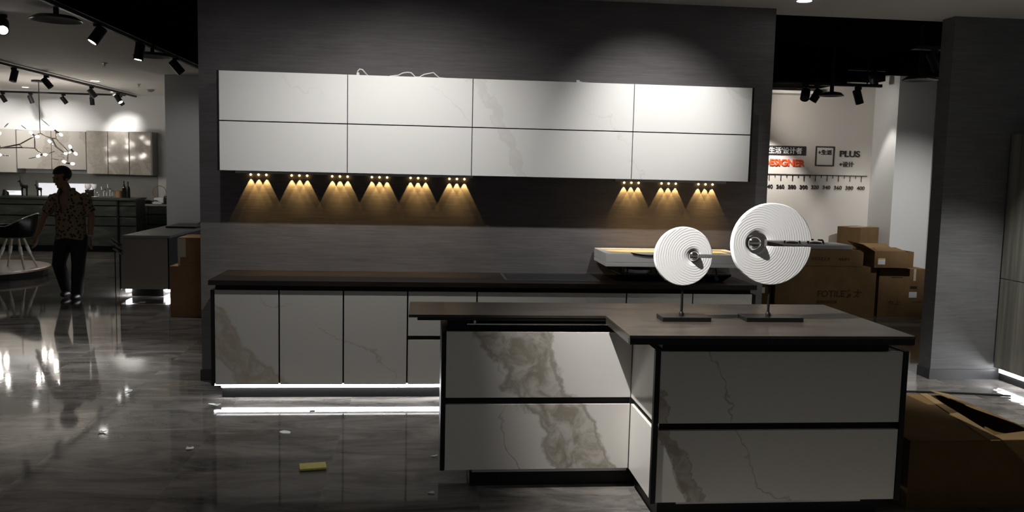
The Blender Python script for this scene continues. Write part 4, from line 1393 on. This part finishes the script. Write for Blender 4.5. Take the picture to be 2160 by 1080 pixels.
for k in range(4):
    b = bm_new()
    box(b, -.062, .062, -.03, .03, -.007, .007)
    bmesh.ops.rotate(b, verts=b.verts[:], cent=(0, 0, 0), matrix=Matrix.Rotation(0.62, 3, 'Y'))
    bmesh.ops.rotate(b, verts=b.verts[:], cent=(0, 0, 0), matrix=Matrix.Rotation(PI * 0.0, 3, 'Z'))
    bmesh.ops.translate(b, verts=b.verts[:], vec=(.0 - .004 * k, 0, 0.575 + .036 * k))
    obj('board', b, M_BLACKS if k % 2 else M_GREYSTONE, t)
obj('holder', cyl(bm_new(), (-0.035, 0.0, 0.002), (-0.035, 0.0, 0.70), 0.006, n=8), M_BLACK, t)
t = thing('tablet', 'flat black tablet with a thin cord on the peninsula worktop', 'tablet', (-3.36, 12.7, 0.767))
obj('slab', box(bm_new(), -.2, .2, -.35, .35, 0.001, .02), M_BLACKS, t, bevel=.004)
obj('cord', tube(bm_new(), [(.1, .2, .02), (.17, .4, .12), (.28, .7, .33)], .006, 6), M_BLACK, t, True)

# ================================================================== ROUND PLATFORM AND CHAIR
t = thing('round_platform', 'low round wooden platform at the left edge carrying the chair', 'platform', (-6.35, 12.95, 0))
obj('deck', lathe(bm_new(), [(0, .09), (.93, .09), (.95, .10), (.95, .125), (.93, .13), (0, .13)], 28), M_WOOD, t)
obj('skirt', lathe(bm_new(), [(.90, .001), (.92, .089), (0, .089)], 28), M_BLACKS, t)
t = thing('tub_chair', 'black tub chair with pale wooden legs on the round platform', 'chair', (-5.73, 12.78, 0.134), 0.0)
b = bm_new()
rows = []
nn = 28
for j, (rr, zz) in enumerate(((0.02, .425), (.15, .425), (.23, .445), (.275, .51))):
    rows.append([b.verts.new((rr * math.cos(2 * PI * i / nn), rr * math.sin(2 * PI * i / nn) * .95, zz)) for i in range(nn)])


def rim_z(a):
    return 0.60 + 0.17 * max(0, math.cos(a - .1)) ** 0.9


rows.append([b.verts.new((.30 * math.cos(2 * PI * i / nn), .285 * math.sin(2 * PI * i / nn), rim_z(2 * PI * i / nn))) for i in range(nn)])
for r0, r1 in zip(rows, rows[1:]):
    bridge(b, r0, r1)
b.faces.new(rows[0][::-1])
bmesh.ops.solidify(b, geom=b.faces[:], thickness=0.012)
obj('shell', b, M_SEAT, t, True)
b = bm_new()
tube(b, [(.302 * math.cos(2 * PI * i / nn), .287 * math.sin(2 * PI * i / nn), 0.603 + rim_z(2 * PI * i / nn) - .60) for i in range(nn + 1)], .007, 8)
obj('rim_tube', b, M_STEEL, t, True)
obj('cushion', ball(bm_new(), (0, 0, .475), 1, (.20, .19, .035), 20, 10), M_SEAT, t, True)
for sx, sy in ((-1, -1), (1, -1), (-1, 1), (1, 1)):
    lg = obj('leg', tube(bm_new(), [(sx * .08, sy * .08, .42), (sx * .13, sy * .13, .22), (sx * .20, sy * .20, .002)], [.017, .019, .011], 10), M_WOODL, t, True)
    obj('ferrule', tube(bm_new(), [(sx * .108, sy * .108, .305), (sx * .137, sy * .137, .20)], [.024, .023], 10), M_WHITE, lg, True)

# ================================================================== BITS ON THE FLOOR
def scrap(loc, s, mat, label, name='paper_scrap', cat='scrap', seed=1, flat=False):
    rnd = random.Random(seed)
    b = bm_new()
    n = 7
    bot, topv = [], []
    for i in range(n):
        a = 2 * PI * i / n
        r = s * (0.55 + 0.6 * rnd.random())
        x, y = r * math.cos(a), r * math.sin(a) * .7
        z = 0.0 if flat else s * 0.45 * rnd.random()
        bot.append(b.verts.new((x, y, 0.001 + z)))
        topv.append(b.verts.new((x * .96, y * .96, 0.004 + z)))
    cb, ct = b.verts.new((0, 0, 0.001)), b.verts.new((0, 0, 0.004 + (0 if flat else s * .25)))
    for i in range(n):
        j = (i + 1) % n
        b.faces.new((bot[i], bot[j], topv[j], topv[i]))
        b.faces.new((topv[i], topv[j], ct))
        b.faces.new((bot[j], bot[i], cb))
    return tag(obj(name, b, mat, loc=loc), label, cat, 'litter on the marble floor')


scrap((-1.966, 5.435, 0), .026, M_PAPERW, 'white scrap on the open marble floor, left of the yellow sponge', seed=2)
scrap((-1.354, 5.10, 0), .035, M_PAPERW, 'crumpled white scrap between the yellow sponge and the left floor edge', seed=3)
scrap((-0.861, 5.42, 0), .055, M_PAPERW, 'grey white scrap behind the yellow sponge', seed=4, flat=True)
scrap((-2.127, 6.42, 0), .030, M_PAPERW, 'white scrap on the floor farthest left of the base cabinets', seed=5)
scrap((-1.435, 6.02, 0), .05, M_PAPERW, 'white torn scrap standing at the left end of the glowing strip', seed=6)
scrap((-0.75, 5.90, 0), .025, M_GREYBOARD, 'small grey scrap before the glowing strip', seed=7, flat=True)
scrap((0.075, 4.92, 0), .022, M_PAPERW, 'tiny white scrap at the island left corner, upper one', seed=8)
scrap((0.05, 4.35, 0), .020, M_PAPERW, 'tiny white scrap at the island left corner, lower one', seed=9)
scrap((-3.34, 10.6, 0), .05, M_PAPERW, 'long white scrap before the grey peninsula', seed=10, flat=True)
scrap((4.54, 6.33, 0), .06, M_PAPERW, 'white crumpled scrap before the tall grey cabinet, farther one', seed=11)
scrap((4.50, 6.05, 0), .07, M_PAPERW, 'white flat scrap before the tall grey cabinet, nearer one', seed=12, flat=True)
t = thing('sponge', 'yellow sponge lying on the marble floor before the island', 'sponge', (-0.602, 4.75, 0), 0.18)
obj('pad', box(bm_new(), -.072, .072, -.048, .048, 0.006, .018), M_SPONGE, t, bevel=.004)
obj('scour_layer', box(bm_new(), -.070, .070, -.046, .046, 0.001, .0058), plain('grey_scourer', (.12, .12, .07), .9), t)
t = thing('tissue_pack', 'white pack with a blue print at the foot of the right column', 'pack', (4.13, 7.12, 0), 0.1)
obj('pack', box(bm_new(), -.055, .05, -.05, .05, 0.001, .06), M_PAPERW, t, bevel=.012)
obj('print', box(bm_new(), -.05, .03, -.0525, -.0508, .03, .052), M_BLUE, t)
t = thing('water_bottle', 'clear plastic bottle standing on the floor at the left edge', 'bottle', (-4.87, 9.9, 0))
obj('body', lathe(bm_new(), [(0, .002), (.034, .002), (.036, .08), (.033, .10), (.036, .12), (.034, .19), (.014, .235), (.014, .25), (0, .25)], 18), M_GLASS, t, True)
obj('cap', lathe(bm_new(), [(.016, .245), (.016, .268), (0, .268)], 16), M_WHITE, t, True)
obj('label_band', lathe(bm_new(), [(.0368, .09), (.0368, .14)], 18), M_BLACK, t, True)
t = thing('glass_bowl', 'clear upturned glass bowl on the floor beside the plastic bottle', 'bowl', (-4.70, 9.75, 0))
obj('bowl', lathe(bm_new(), [(.09, .001), (.088, .02), (.06, .065), (0, .08), (0, .075), (.056, .06), (.084, .02), (.086, .001)], 20), M_GLASS, t, True)
obj('foot', lathe(bm_new(), [(.02, .08), (.02, .095), (0, .095)], 14), M_GLASS, t, True)


# ================================================================== THE WALKING MAN
def remesh(bm, voxel, it=3):
    me = bpy.data.meshes.new('tmp')
    bm.to_mesh(me)
    bm.free()
    o = bpy.data.objects.new('tmp', me)
    C.objects.link(o)
    md = o.modifiers.new('rm', 'REMESH')
    md.mode = 'VOXEL'
    md.voxel_size = voxel
    sm = o.modifiers.new('sm', 'SMOOTH')
    sm.iterations = it
    sm.factor = 0.5
    dg = bpy.context.evaluated_depsgraph_get()
    dg.update()
    out = bpy.data.meshes.new_from_object(o.evaluated_get(dg), depsgraph=dg)
    bpy.data.objects.remove(o)
    b = bm_new()
    b.from_mesh(out)
    return b


man = thing('person', 'man in a spotted open shirt and black trousers walking in the left room', 'person', (-4.23, 10.86, 0))
# joints, local metres; he faces -y and looks down to his right
J = dict(pel=(0.0, 0.02, .80), waist=(0, .015, .93), chest=(0.0, 0.0, 1.13), ubk=(-.005, -.005, 1.235), neck=(-.03, -.015, 1.315), hb=(-.05, -.025, 1.365),
         shR=(-.160, 0, 1.220), elR=(-.29, -.01, 1.00), wrR=(-.365, -.06, .76), shL=(.160, .01, 1.230), elL=(.225, .05, 1.00), wrL=(.215, .02, .755),
         hipR=(-.085, .02, .76), knR=(-.135, -.03, .42), anR=(-.115, .14, .085), hipL=(.085, .02, .76), knL=(.085, -.02, .41), anL=(.065, -.03, .075))


def V3(k):
    return Vector(J[k])


def lerp(a, b, t):
    return Vector(a).lerp(Vector(b), t)


bm = bm_new()


def limb(bm, pts, rad, n=16):
    tube(bm, pts, rad, n)
    for p, r in zip(pts, rad):
        ball(bm, p, r * .985, n=16, m=10)


def torso(bm, rows, n=28):
    prev = None
    for z, rx, ry, cx, cy in rows:
        cur = [bm.verts.new((cx + rx * math.cos(2 * PI * i / n), cy + ry * math.sin(2 * PI * i / n), z)) for i in range(n)]
        if prev:
            bridge(bm, prev, cur)
        else:
            bm.faces.new(cur[::-1])
        prev = cur
    bm.faces.new(prev)


torso(bm, [(.72, .13, .10, 0, .02), (.80, .150, .115, 0, .02), (.92, .135, .10, 0, .015), (1.05, .140, .105, 0, .0), (1.15, .150, .105, -.002, 0), (1.215, .150, .085, -.005, -.003), (1.25, .105, .07, -.012, -.008), (1.275, .060, .058, -.02, -.012)])
limb(bm, [Vector((-.02, -.012, 1.24)), V3('neck'), V3('hb')], [.058, .052, .054])
for s in 'RL':
    limb(bm, [V3('sh' + s), lerp(V3('sh' + s), V3('el' + s), .5), V3('el' + s), lerp(V3('el' + s), V3('wr' + s), .35), V3('wr' + s)], [.054, .047, .039, .039, .026])
    limb(bm, [V3('hip' + s), lerp(V3('hip' + s), V3('kn' + s), .5), V3('kn' + s), lerp(V3('kn' + s), V3('an' + s), .35), V3('an' + s)], [.088, .073, .054, .053, .034])
# feet inside the shoes
for s, yy in (('R', -.10), ('L', -.12)):
    a = V3('an' + s)
    ball(bm, a + Vector((0, yy * .45, -.035)), 1, (.036, .10, .035), 14, 10)
# head with face
hc = Vector((-.070, -.045, 1.452))
hrot = Euler((0.22, 0.0, -0.55))
HM = Matrix.Translation(hc) @ hrot.to_matrix().to_4x4()


def hp(x, y, z):
    return HM @ Vector((x, y, z))


ball(bm, hp(0, 0.012, 0.03), 1, (.073, .092, .090), 20, 14, hrot)
ball(bm, hp(0, -.018, -.035), 1, (.060, .070, .085), 18, 12, hrot)
ball(bm, hp(0, -.062, -.095), 1, (.026, .022, .020), 12, 8, hrot)
ball(bm, hp(0, -.095, -.018), 1, (.016, .022, .026), 12, 8, hrot)
ball(bm, hp(0, -.086, -.060), 1, (.026, .012, .010), 12, 8, hrot)
for sx in (-1, 1):
    ball(bm, hp(sx * .072, .012, -.012), 1, (.012, .022, .033), 10, 8, hrot)
    ball(bm, hp(sx * .030, -.078, .022), 1, (.024, .012, .010), 10, 8, hrot)
    ball(bm, hp(sx * .040, -.062, -.030), 1, (.022, .020, .022), 10, 8, hrot)


# hands: palm, four fingers of unequal length, a thumb from the side of the palm
def hand(bm, wr, d, side, curl=0.5):
    d = Vector(d).normalized()
    f = Vector((0, -1, 0))
    f = (f - d * f.dot(d)).normalized()      # towards the thumb side
    n = d.cross(f).normalized() * side       # palm normal, towards the body
    pts_p = []
    for k in range(4):
        o = f * (.030 - .020 * k)
        base = wr + d * .085 + o
        tube(bm, [wr + d * .005 + o * .55, wr + d * .045 + o * .9, base], [.016, .0155, .0125], 8)
        L = (.070, .078, .072, .056)[k]
        p1 = base + d * L * .42 + n * L * .10 * curl
        p2 = p1 + d * L * .30 + n * L * .22 * curl
        p3 = p2 + d * L * .22 + n * L * .26 * curl
        tube(bm, [base - d * .01, p1, p2, p3], [.0098, .009, .0085, .0065], 8)
    tb = wr + d * .022 + f * .022
    tube(bm, [tb, tb + d * .03 + f * .026 + n * .006, tb + d * .058 + f * .032 + n * .014, tb + d * .075 + f * .030 + n * .018], [.014, .012, .010, .007], 8)


hand(bm, V3('wrR'), (-.12, -.12, -1), 1, .7)
hand(bm, V3('wrL'), (-.02, -.10, -1), -1, .7)
body = remesh(bm, .0055, 2)
left = set(body.verts)
best = []
while left:
    st = [left.pop()]
    isl = [st[0]]
    while st:
        for e in st.pop().link_edges:
            for w in e.verts:
                if w in left:
                    left.discard(w)
                    st.append(w)
                    isl.append(w)
    if len(isl) > len(best):
        best = isl
keep = set(best)
bmesh.ops.delete(body, geom=[v for v in body.verts if v not in keep], context='VERTS')
obj('body', body, M_SKIN, man, True)
for sx in (-1, 1):
    e = obj('eye', ball(bm_new(), hp(sx * .029, -.083, .006), .0085, n=10, m=8), M_EYE, man, True)
# hair cap
b = bm_new()
ball(b, hp(0, .020, .045), 1, (.083, .098, .088), 26, 18, hrot)
inv = HM.inverted()
kill = []
for v in b.verts:
    q = inv @ v.co
    if q.z < .055 and q.y < -.035:
        kill.append(v)
    elif q.z < -.03:
        kill.append(v)
bmesh.ops.delete(b, geom=kill, context='VERTS')
bmesh.ops.solidify(b, geom=b.faces[:], thickness=-0.012)
obj('hair', b, M_HAIR, man, True)

# shirt: lofted torso, open V at the chest, short sleeves
b = bm_new()
prof = [(.73, .168, .135, .0), (.80, .166, .136, .0), (.92, .160, .132, .0), (1.04, .166, .134, 0), (1.15, .180, .132, -.002), (1.22, .176, .118, -.005), (1.265, .125, .092, -.012), (1.30, .082, .075, -.016), (1.335, .084, .080, -.022)]
nn = 48
rows = []
for z, rx, ry, cx in prof:
    row = []
    for i in range(nn):
        a = 2 * PI * i / nn
        wob = 1 + .02 * math.sin(5 * a + z * 9)
        cxx = cx if z < 1.2 else (z - 1.2) * -.25
        row.append(b.verts.new((cxx + rx * wob * math.cos(a), .005 + ry * wob * math.sin(a), z + (0.012 * math.sin(3 * a) if z < .74 else 0))))
    rows.append(row)
for r0, r1 in zip(rows, rows[1:]):
    bridge(b, r0, r1)
kill = []
for f in b.faces:
    c = f.calc_center_median()
    if c.y < -.02 and c.z > 1.02:
        half = (c.z - 1.0) * .30
        if abs(c.x + .03) < half:
            kill.append(f)
bmesh.ops.delete(b, geom=kill, context='FACES')
for s, sg_ in (('R', -1), ('L', 1)):
    p0 = V3('sh' + s) + Vector((-sg_ * .04, 0, .0))
    p1 = V3('sh' + s) + Vector((sg_ * .015, 0, -.01))
    p2 = lerp(V3('sh' + s), V3('el' + s), .5)
    p3 = lerp(V3('sh' + s), V3('el' + s), .82)
    pr = None
    for p, r in ((p0, .066), (p1, .070), (p2, .064), (p3, .066)):
        s_, t_ = frame_of(p3 - p0)
        cur = ring(b, p, s_, t_, r, 18)
        if pr:
            bridge(b, pr, cur)
        pr = cur
# collar points
for sg_ in (-1, 1):
    va = [b.verts.new(p) for p in ((-.03 + sg_ * .045, -.085, 1.335), (-.03 + sg_ * .085, -.02, 1.34), (-.02 + sg_ * .105, -.085, 1.255), (-.025 + sg_ * .065, -.118, 1.235))]
    b.faces.new(va)
bmesh.ops.recalc_face_normals(b, faces=b.faces[:])
bmesh.ops.solidify(b, geom=b.faces[:], thickness=0.006)
obj('shirt', b, M_SHIRT, man, True)

b = bm_new()
torso(b, [(.70, .150, .120, 0, .02), (.76, .160, .128, 0, .02), (.84, .158, .125, 0, .02), (.90, .150, .118, 0, .018)])
for s in 'RL':
    limb(b, [V3('hip' + s) + Vector((0, 0, -.02)), lerp(V3('hip' + s), V3('kn' + s), .5), V3('kn' + s), lerp(V3('kn' + s), V3('an' + s), .45), V3('an' + s) + Vector((0, 0, .0))], [.100, .092, .078, .074, .068])
b = remesh(b, .011, 4)
obj('trousers', b, M_TROUSER, man, True)
for s in 'RL':
    a = V3('an' + s)
    b = bm_new()
    ball(b, a + Vector((0, -.05, -.035)), 1, (.047, .125, .045), 18, 12)
    ball(b, a + Vector((0, .03, -.010)), 1, (.044, .060, .055), 14, 10)
    for v in b.verts:
        lowz = a.z - .074 if s == 'L' else a.z - .079
        v.co.z = max(v.co.z, lowz)
    b2 = remesh(b, .007, 3)
    obj('shoe', b2, M_SHOE, man, True)
obj('wristband', cyl(bm_new(), lerp(V3('elL'), V3('wrL'), .93), lerp(V3('elL'), V3('wrL'), .99), .034, n=16, cap=False), M_ALU, man, True)
